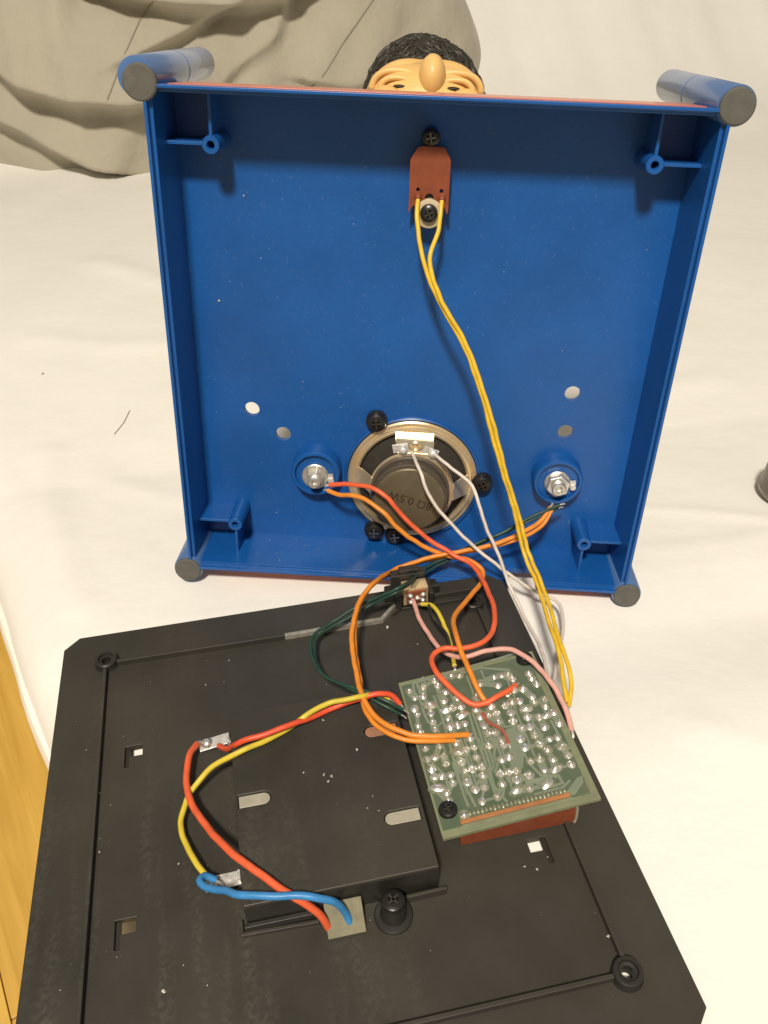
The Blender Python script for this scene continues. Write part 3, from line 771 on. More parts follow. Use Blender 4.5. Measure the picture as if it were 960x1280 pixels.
# screw bosses with their two stiffening ribs
for sx, sy, v in ((-1, 1, 82.9), (1, 1, 82.9), (-1, -1, 84.4), (1, -1, 84.4)):
    bx, by = 82.9 * sx, v * sy
    b = MB().lathe([(3.9, DEP - 0.3), (3.35, -11.3), (3.1, -11), (1.6, -11), (1.45, -11.3), (1.45, -21), (0, -21.4)], (bx, by, 0), 24).build('screw_boss', M_BLUE, house, 30)
    rib = MB()
    x0, x1 = sorted((bx + 3.0 * sx, 100.9 * sx))
    rib.box(((x0 + x1) / 2, by, (-14.0 + DEP) / 2), (x1 - x0, 1.3, 15.8))
    rib.build('rib', M_BLUE, b, 0, 0.2)
    rib = MB()
    y0, y1 = sorted((by + 3.0 * sy, 100.9 * sy))
    rib.box((bx, (y0 + y1) / 2, (-12.4 + DEP) / 2), (1.3, y1 - y0, 17.4))
    rib.build('rib', M_BLUE, b, 0, 0.2)
# corner posts
for sx, sy in ((-1, 1), (1, 1), (1, -1), (-1, -1)):
    cx, cy = 104.5 * sx, 104.5 * sy
    if (sx, sy) == (-1, 1):
        cx, cy = cx - 0.9, cy + 0.9
    o = MB().lathe([(5.9, -0.9), (6.5, -0.9), (6.8, -1.6), (6.8, -49.4), (6.35, -49.9), (6.35, -50.5), (6.75, -51), (6.6, -95), (6.1, -97.4), (4.6, -98.4), (0, -98.6)], (cx, cy, 0), 36).build('corner_post', M_POST, house, 30)
    cxx, cyy = (cx + 1.3, cy - 1.5) if (sx, sy) == (-1, 1) else (cx, cy)
    MB().lathe([(0, 0.6), (5.6, 0.5), (6.15, 0.1), (6.25, -0.7), (6.25, -1.9), (0, -1.9)], (cxx, cyy, 0), 36).build('post_cap', M_CAP, o, 30)

# ------------------------------------------------------------------ toy figure behind the housing
fig = box_empty('toy_figure', (-4, 40, -32.4))
tag(fig, 'tan toy figure head with wavy black hair and bulbous nose peeking over the housing', 'toy figure')
FO = Vector((-4, 40, -32.4))
def ell(c, r, nu=64, nv=40, fn=None):
    vs, fs = [], []
    for j in range(nv + 1):
        ph = math.pi * j / nv
        for i in range(nu):
            a = 2 * math.pi * i / nu
            d = Vector((math.sin(ph) * math.cos(a), math.cos(ph), math.sin(ph) * math.sin(a)))
            k = fn(d) if fn else 1.0
            vs.append(Vector((c[0] + r[0] * d.x * k, c[1] + r[1] * d.y * k, c[2] + r[2] * d.z * k)) - FO)
    for j in range(nv):
        for i in range(nu):
            i2 = (i + 1) % nu
            fs.append((j * nu + i, j * nu + i2, (j + 1) * nu + i2, (j + 1) * nu + i))
    return vs, fs
HC, HR = Vector((-4, 83, -116)), (29.6, 26.0, 36)
def square_up(d, p):
    return (abs(d.x) ** p + abs(d.y) ** p + abs(d.z) ** p) ** (-1 / p)
def face_fn(d):
    k = square_up(d, 2.7)
    def g(x, z, sx, sz, a):
        return a * math.exp(-((d.x - x) / sx) ** 2 - ((d.z - z) / sz) ** 2) if d.y > 0 else 0.0
    for s in (-1, 1):
        k += g(0.42 * s, -0.02, 0.30, 0.10, 0.045)      # brow ridge
        k += g(0.42 * s, 0.20, 0.20, 0.12, -0.10)       # eye socket
        k += g(0.42 * s, 0.42, 0.24, 0.14, 0.05)        # cheek
    k += g(0.0, -0.25, 0.6, 0.22, 0.05)
    k += g(0.0, 0.72, 0.30, 0.12, 0.03)                 # lips
    return k
head = MB().add(*ell(HC, HR, 96, 64, face_fn)).build('head', M_SKIN, fig, 180)
MB().add(*ell((-1.2, 104.4, -90), (6.0, 9.0, 9.0), 32, 24)).build('nose', M_SKIN, head, 180)
for s in (-1, 1):
    MB().add(*ell((-1.2 + 5.0 * s, 98.6, -89), (2.8, 3.0, 4.5), 20, 14)).build('nostril', M_SKIN, head, 180)
    MB().add(*ell((-3.5 + 17.5 * s, 92.0, -86), (9.0, 8.6, 8.0), 32, 20)).build('cheek', M_SKIN, head, 180)
    e = MB().add(*ell((-3.5 + 12.0 * s, 97.4, -88.5), (4.6, 3.2, 3.4), 24, 16)).build('eye', M_EYE, head, 180)
    MB().add(*ell((-3.5 + 11.4 * s, 100.2, -86.8), (3.4, 0.8, 2.0), 14, 10)).build('pupil', M_INK, e, 180)
    for rr, top, wz, tr in ((7.6, 103.4, -89.0, 1.3), (11.6, 105.9, -94.5, 1.5)):
        arc = [Vector((-3.5 + 13.0 * s + rr * math.cos(a), top - (rr * 0.7) * (1 - math.sin(a)) ** 1.25, wz)) - FO for a in np.linspace(0.0, math.pi, 22)]
        MB().tube(arc, tr, 10).build('eyelid', M_SKIN, head, 180)
    MB().add(*ell((-4 + 30.5 * s, 80, -112), (3.6, 6.5, 8.5), 18, 12)).build('ear', M_SKIN, head, 180)
def hair_fn(d):
    fl = 14 * d.z + 5 * math.sin(4 * d.x + 1.0) + 2.2 * math.sin(9 * d.x + 3 * d.z)
    w = 0.011 * math.sin(2.6 * fl) + 0.007 * math.sin(5.9 * fl + 3 * d.x) + 0.012 * noise.noise((d.x * 7, d.y * 7, d.z * 7))
    w += 0.045 * math.exp(-((d.x + 0.22) / 0.34) ** 2) * max(0, d.y) - 0.10 * max(0, d.x - 0.1) * max(0, d.y)
    return square_up(d, 2.15) + w
MB().add(*ell((-4.5, 86.0, -142), (31.2, 32.4, 33.0), 200, 90, hair_fn)).build('hair', M_HAIR, head, 180)
locks = MB()
for k in range(120):                      # combed-back moulded locks over the hair cap
    a0 = math.pi * rng.uniform(0.0, 0.86)
    z0 = rng.uniform(0.15, 0.93)
    span = rng.uniform(0.35, 0.75)
    drift = rng.uniform(-0.25, 0.1)
    pts = []
    for t in np.linspace(0, 1, 14):
        a = a0 + span * t
        zz = z0 + drift * t + 0.07 * math.sin(t * 6 + k)
        zz = min(0.96, max(-0.9, zz))
        q_ = math.sqrt(1 - zz * zz)
        d = Vector((math.cos(a) * q_, math.sin(a) * q_, zz))
        kk = hair_fn(d)
        pts.append(Vector((-4.5 + 31.2 * d.x * kk, 86.0 + 32.4 * d.y * kk, -142 + 33.0 * d.z * kk)) - FO)
    rr_ = rng.uniform(0.6, 1.15)
    locks.tube(pts, (lambda i, rr_=rr_: rr_ * (0.2 + 0.8 * math.sin(math.pi * (i + 0.5) / 14))), 7)
locks.build('hair_locks', M_HAIR, head, 60)
MB().lathe([(15, 0), (15, -12), (13, -26), (13, -48)], (0, 36, 0), 28).build('neck', M_SKIN, fig, 40)
MB().lathe([(30, -0.5), (31, -6), (27, -16), (20, -20), (14, -22)], (0, 20, 0), 36).build("shoulders", M_RED, fig, 40)

# ------------------------------------------------------------------ loudspeaker screwed to the tray floor
spk = box_empty('loudspeaker', (SPK[0], SPK[1], DEP))
tag(spk, 'round gold-rimmed loudspeaker with exposed magnet in the blue housing', 'loudspeaker')
MB().lathe([(31, 0.2), (31, 1.3), (30.3, 1.9), (28.8, 1.9), (28.2, 3.3), (27.4, 3.6), (26.5, 3.3), (25.9, 2.4), (25.9, 0.2)], seg=72, close=True).build('rim', M_GOLD, spk, 30)
MB().lathe([(25.9, 1.0), (24.5, 1.6), (12, 9.4), (8, 9.6), (0, 9.6)], seg=56).build('cone', M_CONE, spk, 40)
bk = MB().lathe([(14.5, 10.2), (19.4, 10.0), (20.0, 10.6), (19.4, 11.4), (14.5, 11.4)], seg=56, close=True).build('basket_ring', M_GOLD, spk, 30)
def arm(ang, w0, w1):
    c, s = math.cos(ang), math.sin(ang)
    vs = []
    for r, z, w in ((26.6, 2.6, w0), (24.0, 4.4, w0), (19.6, 10.2, w1), (17, 10.6, w1)):
        for sg in (-1, 1):
            for dz in (0, 1.0):
                vs.append((r * c - sg * w * s, r * s + sg * w * c, z + dz))
    fs = [(0, 1, 3, 2), (12, 14, 15, 13)]
    for k in range(3):
        a = k * 4
        fs += [(a, a + 4, a + 5, a + 1), (a + 2, a + 3, a + 7, a + 6), (a + 1, a + 5, a + 7, a + 3), (a, a + 2, a + 6, a + 4)]
    return MB().add(vs, fs).build('basket_arm', M_GOLD, spk, 30, 0.25)
for ang, a, b in ((0.02, 5.4, 4.6), (math.pi - 0.10, 4.4, 4.2), (math.pi / 2, 9.0, 7.5), (-math.pi / 2, 4.6, 4.2)):
    arm(ang, a, b)
MB().lathe([(18.2, 11.4), (18.6, 12.0), (18.6, 13.0), (18.0, 13.4), (0, 13.4)], (-0.8, 0, 0), seg=56).build('front_plate', M_FERR, spk, 30)
MB().lathe([(17.3, 13.4), (17.5, 13.8), (17.5, 18.6), (17.2, 19.0), (0, 19.0)], (-0.8, 0, 0), seg=56).build('magnet', M_FERR, spk, 30)
bp = MB().lathe([(16.2, 19.0), (16.4, 19.3), (16.3, 20.4), (15.9, 20.8), (15.0, 21.0), (0, 21.0)], (-0.8, 0, 0), seg=56).build('back_plate', M_MAG, spk, 30)
txt = bpy.data.curves.new('printed_rating', 'FONT')
txt.body = '8\u03a9 0.5W'
txt.size = 5.6 * MM
txt.align_x = 'CENTER'
txt.align_y = 'CENTER'
txt.extrude = 0.03 * MM
to = bpy.data.objects.new('txt_tmp', txt)
scn.collection.objects.link(to)
bpy.context.view_layer.update()
tme = bpy.data.meshes.new_from_object(to.evaluated_get(bpy.context.evaluated_depsgraph_get()))
bpy.data.objects.remove(to)
tme.name = 'printed_rating'
tme.materials.clear()
t_o = link('printed_rating', tme, M_INK, bp)
t_o.location = (-0.6 * MM, 0.3 * MM, 21.06 * MM)
t_o.rotation_euler = (0, 0, R2(164))
# solder terminals at the top
term = MB().box((0.3, 22.6, 9.3), (17.5, 5.6, 1.2), Matrix.Rotation(-0.04, 3, 'Z')).build('terminal_board', M_LUG, spk, 0, 0.3)
for x, y, a in ((-6.2, 21.6, 0.2), (7.6, 20.4, -0.35)):
    lug = MB().box((x, y, 10.5), (7.2, 4.2, 0.9), Matrix.Rotation(a, 3, 'Z'))
    lug.lathe([(2.4, 10.9), (2.2, 12.0), (1.2, 12.9), (0, 13.1)], (x + 1.2, y - 0.6, 0), 14)
    lug.build('terminal_lug', M_TIN, term, 40, 0.2)
MB().lathe([(2.6, 10.0), (2.6, 10.8), (1.9, 11.3), (1.3, 10.9), (1.3, 10.2), (0, 10.2)], (0.6, 23.0, 0), 20).build('rivet', M_GOLD, term, 40)
for (x, y, sp) in ((-17.9, 30.4, 0.1), (33.4, 1.2, 0.5), (-17.3, -28.6, 0.0), (-7.0, -30.6, 0.2)):
    s_ = screw(spk, (x, y, 2.4), 4.5, 2.9, spin=sp)
    MB().lathe([(5.0, -2.2), (5.0, -0.2), (4.4, 0.0), (0, 0.0)], seg=28).build('washer', M_SCREW, s_, 30)

# ------------------------------------------------------------------ two control jacks
def jack(name, c, label, washer_r, nut_r, shaft_r, top):
    j = box_empty(name, (c[0], c[1], -23.5))
    tag(j, label, 'socket', 'control sockets of the housing')
    MB().lathe([(3.4, -0.0), (washer_r - 0.4, 0.0), (washer_r, 0.4), (washer_r, 1.0), (washer_r - 0.5, 1.5), (3.4, 1.5)], seg=40, close=True).build('washer', M_STEEL, j, 30)
    hexp = [(nut_r * math.cos(k * math.pi / 3 + 0.35), nut_r * math.sin(k * math.pi / 3 + 0.35)) for k in range(6)]
    MB().prism(hexp, 1.5, 4.6).build('nut', M_STEEL, j, 20, 0.5)
    prof = [(shaft_r, -6), (shaft_r, 4.6)]
    z = 4.6
    while z < top - 1.0:
        prof += [(shaft_r, z), (shaft_r - 0.35, z + 0.35), (shaft_r, z + 0.7)]
        z += 0.7
    prof += [(shaft_r - 0.5, top), (shaft_r * 0.62, top), (shaft_r * 0.55, top - 0.6), (shaft_r * 0.5, top - 2.5), (0, top - 2.6)]
    MB().lathe(prof, seg=28).build('threaded_shaft', M_STEEL, j, 25)
    lug = MB()
    lug.box((6.2, 0.6, 1.0), (4.4, 2.4, 0.5), Matrix.Rotation(0.15, 3, 'Z'))
    lug.lathe([(1.6, 0.8), (1.4, 1.8), (0, 2.2)], (7.4, -1.6, 0), 12)
    lug.build('solder_lug', M_TIN, j, 40)
    return j
jack('socket', (-45.6, -62.2), 'round nickel socket end left of the loudspeaker with red and orange wires', 6.5, 4.4, 2.9, 8.2)
jack('socket', (68.2, -58.6), 'nickel socket with hex nut right of the loudspeaker with orange and green wires', 6.2, 5.7, 3.3, 7.6)

# ------------------------------------------------------------------ small red-brown switch board near the top
rb = box_empty('switch_board', (0, 72, DEP))
tag(rb, 'small red-brown circuit board screwed near the top of the blue housing', 'circuit board')
ZB = 6.6
holed_plate('board', [(-7.7, -12.2), (-7.9, 7.5), (-5.2, 12.2), (-3.6, 12.6), (3.8, 12.6), (5.2, 12.4), (7.8, 8), (8.1, -11.0), (7.6, -12.2), (6.4, -9.4), (-6.0, -9.4)],
            [circle(-4.3, -3.2, 0.75, 12), circle(4.9, -3.4, 0.75, 12), circle(0.3, -6.2, 1.7, 18)], ZB, ZB + 1.7, M_BROWN, rb, 0.15)
MB().box((0, 1, ZB / 2), (9, 15, ZB)).build('switch_body', M_BLACK2, rb, 0, 0.4)
MB().lathe([(3.2, 0.2), (3.0, 6.0), (0, 6.0)], (0.4, -12.2, 0), 20).build('standoff', M_BLUE, rb, 30)
MB().lathe([(3.4, 0.2), (3.2, 5.2), (0, 5.2)], (-0.5, 15.4, 0), 20).build('standoff', M_BLUE, rb, 30)
MB().lathe([(5.6, ZB - 0.6), (5.6, ZB + 2.1), (5.0, ZB + 2.4), (0, ZB + 2.4)], (0.5, -12.0, 0), 30).build('fibre_washer', M_FIBRE, rb, 30)
screw(rb, (0.5, -11.6, ZB + 2.4), 3.5, 2.6, spin=0.5)
screw(rb, (-0.4, 15.4, 5.2), 3.6, 3.0, spin=0.2)
for x, y in ((-4.1, -6.0), (5.3, -6.2)):
    MB().lathe([(1.7, ZB + 1.7), (1.3, ZB + 2.4), (0.7, ZB + 3.1), (0, ZB + 3.3)], (x, y, 0), 14).build('solder_joint', M_BROWN, rb, 60)

# ------------------------------------------------------------------ black base cover lying on the sheet
base = empty('base_cover', (0, 0, 0))
tag(base, 'black plastic base cover lying inside up on the sheet in front of the blue housing', 'base cover')
def lslot(x, y, s):
    """L shaped slot, s = +1 leg on the left"""
    p = [(-3.3, 2.6), (3.3, 2.6), (3.3, -2.2), (-1.7, -2.2), (-1.7, -7.0), (-3.3, -7.0)]
    return [(x + s * a, y + b) for a, b in p]
out = [(-93.8, 101.4), (93.8, 101.4), (100, 95.2), (100, -95.2), (93.8, -101.4), (-93.8, -101.4), (-100, -95.2), (-100, 95.2)]
CS = [(-38.0, 30.2), (-37.6, -27.0)]
slots = [lslot(-68.6, 34.6, 1), lslot(-69.2, -34.4, 1), lslot(69.4, -35.6, -1), lslot(69.4, 34.4, -1)]
scr_xy = [(-81.0, 83.0), (81.0, 83.0), (80.8, -82.0), (-81.0, -82.0)]
holed_plate('panel', out, slots + [circle(x, y, 1.9, 18) for x, y in scr_xy] +
            [[(x + 4.5, y - 2.3), (x + 7.0, y - 2.3), (x + 7.0, y + 2.6), (x + 4.5, y + 2.6)] for x, y in CS], -2.6, 0, M_BLACK, base, 0.3)
for x, y, s in ((-68.6, 34.6, 1), (-69.2, -34.4, 1), (69.4, -35.6, -1), (69.4, 34.4, -1)):
    MB().box((x - s * 2.5, y - 2.3, -1.9), (1.7, 9.5, 1.2)).build('slot_ledge', M_INK, base, 0)
for x, y in scr_xy:
    MB().lathe([(5.1, -0.05), (4.7, 1.0), (4.6, 3.0), (4.2, 3.4), (3.2, 3.4), (2.9, 2.4), (1.95, 2.2), (1.9, -0.05)], (x, y, 0), 30, close=True).build('screw_boss', M_BLACK2, base, 30)
def ridge(pts, w=1.5, h=2.8, material=M_BLACK, z0=-0.05):
    r = MB()
    P = [Vector(p) for p in pts]
    L, Rr = [], []
    for i, p in enumerate(P):
        d0 = (P[i] - P[i - 1]).normalized() if i else (P[1] - P[0]).normalized()
        d1 = (P[i + 1] - P[i]).normalized() if i < len(P) - 1 else d0
        d = (d0 + d1).normalized()
        n = Vector((-d.y, d.x)) * (w / 2 / max(0.4, d.dot(d0)))
        L.append(p + n)
        Rr.append(p - n)
    poly = [tuple(p) for p in L] + [tuple(p) for p in reversed(Rr)]
    n = len(P)
    vs = [(p[0], p[1], z0) for p in L + Rr] + [(p[0], p[1], h) for p in L + Rr]
    fs = [(0, n, 3 * n, 2 * n), (n - 1, 3 * n - 1, 4 * n - 1, 2 * n - 1)]
    for i in range(n - 1):
        fs += [(i, i + 1, n + i + 1, n + i), (2 * n + i, 3 * n + i, 3 * n + i + 1, 2 * n + i + 1),
               (i, 2 * n + i, 2 * n + i + 1, i + 1), (n + i, n + i + 1, 3 * n + i + 1, 3 * n + i)]
    return r.add(vs, fs).build('locating_rib', material, base, 0, 0.25)
M_WORN = mat('grey_worn_plastic', (0.24, 0.225, 0.19), 0.45, var=0.35, vscale=260)
ridge([(-81.2, 78.6), (-81.2, -77.6)])
ridge([(-76.4, -82.2), (76.2, -82.2)])
ridge([(81.2, -77.4), (81.2, 36), (82.4, 64), (82.4, 78)])
ridge([(-76.6, 81.6), (-5.0, 81.0)])
ridge([(-5.0, 81.0), (38.5, 81.6), (47.0, 90.2)], 1.7, 2.6, M_WORN)
ridge([(46.5, 89.6), (48.2, 91.2), (84.0, 91.4)], 1.5, 2.8)
ridge([(44.0, 84.2), (47.5, 86.6), (84, 86.8)], 1.1, 2.0)
# raised battery compartment
BX0, BX1, BY0, BY1, BH = -30.6, 32.0, -43.6, 33.0, 14.0
def tab_poly(xr, xs_, y, w=5.0, grow=0.0):
    """slot with one rounded end at xr and a square end at xs_"""
    s = 1 if xr > xs_ else -1
    h = w / 2 + grow
    arc = [(xr - s * h + s * grow + s * h * math.cos(a), y + h * math.sin(a)) for a in np.linspace(-math.pi / 2, math.pi / 2, 9)]
    pts = [(xs_ - s * grow, y - h)] + arc + [(xs_ - s * grow, y + h)]
    return pts
TABS = [(-18.4, -29.6, -6.2), (18.2, 30.6, -23.4), (18.2, 30.6, 13.2)]
comp = holed_plate('battery_compartment', [(BX0, BY0), (BX1, BY0), (BX1, BY1), (BX0, BY1)], [tab_poly(*t) for t in TABS], BH - 1.8, BH, M_BLACK, base, 0.5)
for c, s in (((0.7, BY0 + 0.7, 6), (62.4, 1.4, 12.3)), ((0.7, BY1 - 0.7, 6), (62.4, 1.4, 12.3)), ((BX0 + 0.7, -5.3, 6), (1.4, 73.6, 12.3)), ((BX1 - 0.7, -5.3, 6), (1.4, 73.6, 12.3))):
    MB().box(c, s).build('compartment_wall', M_BLACK2, comp, 0)
M_REFLTAB = mat('wire_reflection_tab', (0.30, 0.15, 0.09), 0.5, var=0.3, vscale=200)  # red wire's reflection painted into the third tab's colour
for i, t in enumerate(TABS):
    MB().prism(tab_poly(*t, grow=-0.25), BH - 1.6, BH - 0.5).build('contact_tab', M_REFLTAB if i == 2 else M_TAB, comp, 0, 0.15)
ridge([(-32.6, -41), (-32.6, -45.6), (-8, -46.4)], 1.2, 1.6)
ridge([(20.5, -45.6), (34.2, -45.3)], 1.2, 3.6)
MB().box((-19.5, -44.6, 2.2), (24, 1.6, 4.2)).build('sill', M_BLACK2, base, 0, 0.3)
# upright screw post at the front of the compartment
MB().lathe([(6.3, -0.05), (6.3, 1.0), (5.9, 1.4), (4.4, 1.6), (4.0, 2.4), (3.7, 8.4), (0, 8.4)], (15.6, -49.2, 0), 32).build('screw_post', M_BLACK2, base, 30)
screw(base, (15.6, -49.2, 8.4), 3.9, 2.2, spin=0.6)
# added slab under the battery leads, painted as shaded sheet through a hole
MB().box((0.0, -48.2, 3.6), (12.2, 1.2, 10.6), Matrix.Rotation(-0.95, 3, 'X')).build('lead_hole_shade', M_HOLESHADE, base, 0, 0.3)
# two battery contacts standing out of the slots beside the compartment
for i, (x, y) in enumerate(CS):
    c = MB().box((x + 0.4, y, 2.2), (12.0, 5.0, 0.7), Matrix.Rotation(0.10 - 0.12 * i, 3, 'Z') @ Matrix.Rotation(-0.08, 3, 'Y'))
    c.box((x + 5.6, y + 0.1, 1.6), (1.0, 4.2, 4.6))
    k = c.build('battery_contact', M_TIN, base, 0, 0.2)
    MB().lathe([(2.3, 2.3), (2.0, 3.4), (1.0, 4.2), (0, 4.4)], (x - 2.4, y - 0.2, 0), 14).build('solder_joint', M_SOLDER, k, 60)
# slide switch in its bracket at the far edge
br = MB()
br.prism([(42, 93.4), (68, 93.4), (67, 98.4), (43, 98.4)], 0, 6)
br.prism([(45.0, 93.0), (61.5, 93.0), (61.0, 97.6), (45.6, 97.6)], 0, 15.5)
br.prism([(49.0, 93.6), (58.5, 93.6), (58.0, 97.2), (49.5, 97.2)], 15.4, 17.6)
br.prism([(46.2, 86), (49.0, 86), (49.0, 97), (46.2, 97)], 0, 8)
br.prism([(61.4, 86), (63.6, 86), (63.6, 97), (61.4, 97)], 0, 9)
br.build('switch_bracket', M_BLACK2, base, 0, 0.5)
sw = empty('slide_switch', (55.2, 88.4, 0))
tag(sw, 'small slide switch with bare metal frame at the far edge of the base cover', 'switch')
MB().box((0, 0.8, 8.2), (11.4, 6.4, 9.4)).build('frame', M_GOLD, sw, 0, 0.4)
MB().box((0, -2.7, 8.2), (8.8, 0.8, 7.2)).build('insulator', M_BROWN, sw, 0, 0.15)
for k, (x, z) in enumerate(((-2.9, 10.2), (0.3, 8.4), (3.0, 10.0), (-2.6, 6.4), (2.8, 6.6))):
    t = MB().box((x, -3.6, z), (1.1, 1.6, 1.6))
    t.lathe([(1.3, 0), (1.1, 0.8), (0.5, 1.5), (0, 1.6)], (x, -3.4, z), 12, frame_rot((0, -1, 0)))
    t.build('terminal', M_SOLDER, sw, 50)

# ------------------------------------------------------------------ green circuit board
pcb = empty('circuit_board', PCB_O, PCB_AX)
tag(pcb, 'green circuit board solder side up at the right of the base cover', 'circuit board')
PX, PY = 27.7, 34.4
brd = MB().box((0, 0, -0.8), (2 * PX, 2 * PY, 1.6)).build('laminate', M_PCBEDGE, pcb, 0, 0.12)
MB().box((-0.9, 0.4, 0.03), (2 * PX - 3.4, 2 * PY - 4.6, 0.06)).build('solder_mask', M_PCB, pcb, 0)
def ribbon(pts, w, z0, z1):
    P = [Vector(p) for p in pts]
    L, Rr = [], []
    for i, p in enumerate(P):
        d0 = (P[i] - P[i - 1]).normalized() if i else (P[1] - P[0]).normalized()
        d1 = (P[i + 1] - P[i]).normalized() if i < len(P) - 1 else d0
        d = (d0 + d1).normalized()
        n = Vector((-d.y, d.x)) * (w / 2 / max(0.5, d.dot(d0)))
        L.append(p + n)
        Rr.append(p - n)
    n = len(P)
    vs = [(p[0], p[1], z) for z in (z0, z1) for p in L + Rr]
    fs = [(0, n, 3 * n, 2 * n), (n - 1, 3 * n - 1, 4 * n - 1, 2 * n - 1)]
    for i in range(n - 1):
        fs += [(2 * n + i, 3 * n + i, 3 * n + i + 1, 2 * n + i + 1), (i, 2 * n + i, 2 * n + i + 1, i + 1), (n + i, n + i + 1, 3 * n + i + 1, 3 * n + i)]
    return MB().add(vs, fs)
zt = 0.07
for t in TRACES:
    zt += 0.0012
    ribbon(t, 0.95, 0.05, 0.10 + zt * 0.3).build('trace', M_TRACE, pcb, 0)
for t in POURS:
    zt += 0.0012
    MB().prism(t if sum(t[i][0] * t[(i + 1) % len(t)][1] - t[(i + 1) % len(t)][0] * t[i][1] for i in range(len(t))) > 0 else t[::-1], 0.05, 0.10 + zt * 0.3).build('copper_area', M_TRACE, pcb, 0)
sol = [Vector(p) for p in SOLDER]
for k in range(16):           # long runs between the rows of joints
    x0 = -24 + 46 * rng.random()
    y0, y1 = sorted((rng.uniform(-26, 30), rng.uniform(-26, 30)))
    if y1 - y0 < 14:
        y1 = y0 + 14
    ym = rng.uniform(y0 + 4, y1 - 4)
    jog = rng.choice((-3, -1.6, 1.6, 3))
    zt += 0.0011
    ribbon([(x0, y0), (x0, ym - 1), (x0 + jog, ym + 1), (x0 + jog, min(y1, 31))], rng.choice((0.7, 0.8, 1.0)), 0.05, 0.10 + zt * 0.3).build('trace', M_TRACE, pcb, 0)
joined = set()
for i, p in enumerate(sol):
    ds = sorted((((p - q).length, j) for j, q in enumerate(sol) if j != i))
    for d, j in ds[:2]:
        if d < 7.5 and (min(i, j), max(i, j)) not in joined and rng.random() < 0.55:
            joined.add((min(i, j), max(i, j)))
            zt += 0.0008
            ribbon([p, sol[j]], rng.choice((1.0, 1.5, 2.2, 2.8)), 0.05, 0.10 + zt * 0.3).build('trace', M_TRACE, pcb, 0)
pad_me = MB().lathe([(1.75, 0.05), (1.75, 0.20), (1.2, 0.24), (0, 0.24)], seg=16).mesh('pad')
pad_me.materials.append(M_FLUX)
joint_mes = []
for k in range(7):
    hgt_ = (1.2, 1.6, 0.8, 1.35, 1.0, 1.8, 0.6)[k]
    jm = MB().lathe([(1.38, 0.0), (1.20, 0.22), (0.85, hgt_ * 0.5), (0.5, hgt_ * 0.8), (0.26, hgt_), (0, hgt_ * 1.02)], seg=14)
    jm.v = [(x * (1 + 0.07 * noise.noise((x * 0.9 + k * 5, y * 0.9, z))) , y * (1 + 0.07 * noise.noise((x * 0.9, y * 0.9 + k * 3, z + 4))), z) for x, y, z in jm.v]
    if k in (1, 3, 5):
        jm.tube([(0.1, 0, hgt_ * 0.5), (0.15, 0.05, hgt_ + 0.55)], 0.3, 7)     # clipped component lead
    me = jm.mesh('solder_joint', 70)
    me.materials.append(M_SOLDER)
    joint_mes.append(me)
for i, p in enumerate(sol):
    pd = link('pad', pad_me, M_FLUX, pcb)
    pd.location = (p.x * MM, p.y * MM, (0.02 + 0.0005 * (i % 9)) * MM)
    sc = rng.uniform(0.85, 1.15)
    st = 1.9 if rng.random() < 0.05 else 1.0
    pd.scale = (sc * st, sc * rng.uniform(0.85, 1.1), 1)
    pd.rotation_euler = (0, 0, rng.uniform(-0.6, 0.6))
    j = link('solder_joint', joint_mes[(i * 5 + i // 7) % 7], M_SOLDER, pcb)
    j.location = (p.x * MM, p.y * MM, 0.18 * MM)
    s2 = rng.uniform(0.85, 1.25)
    j.scale = (s2 * (1.0 if st == 1 else 1.7), s2 * rng.uniform(0.85, 1.1), rng.uniform(0.8, 1.2))
    j.rotation_euler = (rng.uniform(-0.16, 0.16), rng.uniform(-0.16, 0.16), rng.uniform(0, 6.28) if st == 1 else rng.uniform(-0.4, 0.4))
M_ORED = mat('orange_brown_edge', (0.36, 0.15, 0.055), 0.5, var=0.2, vscale=200)
# edge connector: brown board passing through a slot, its row of pins
pin_me = MB().lathe([(0.75, 0.05), (0.65, 0.4), (0.3, 0.75), (0, 0.8)], seg=10).mesh('pin')
pin_me.materials.append(M_FLUX)
for k in range(26):
    f = k / 25
    o = link('pin', pin_me, M_FLUX, pcb)
    o.location = ((-19.4 + 36.4 * f) * MM, (-27.9 - 0.5 * f) * MM, 0.06 * MM)
    o.scale = (1, rng.uniform(1.2, 1.9), rng.uniform(0.7, 1.1))
MB().box((-1.2, -30.6, 0.55), (38.6, 1.5, 0.9)).build('connector_edge', M_ORED, pcb, 0, 0.2)
MB().box((-1.2, -32.3, 0.30), (40, 1.0, 0.46)).build('slot_lip', M_PCBEDGE, pcb, 0, 0.1)
e = MB()
pp = [(-21.4, -1.65), (19.9, -1.65), (19.9, -14.9), (-21.4, -11.2)]
e.add([(x, -32.0, z) for x, z in pp] + [(x, -30.4, z) for x, z in pp], [(0, 1, 2, 3), (7, 6, 5, 4), (0, 4, 5, 1), (1, 5, 6, 2), (2, 6, 7, 3), (3, 7, 4, 0)])
e.build('edge_board', M_BROWN, pcb, 0, 0.15)
MB().tube([(20.3, -31.6, -1.7), (20.5, -31.8, -8), (20.2, -32.0, -12.4), (19.4, -32.2, -14.6)], 0.55, 8).build('end_strip', M_LUG, pcb, 40)
for x, y, sp in ((-23.3, -24.8, 0.3), (23.3, 31.0, 0.9)):
    screw(pcb, (x, y, 0.08), 3.3, 1.7, spin=sp)
    hh = 11.0 + (x + 27) * 0.098
    MB().lathe([(3.2, -1.65), (3.4, -hh + 1.2), (0, -hh + 1.2)], (x, y, 0), 20).build('standoff', M_BLACK2, pcb, 30)

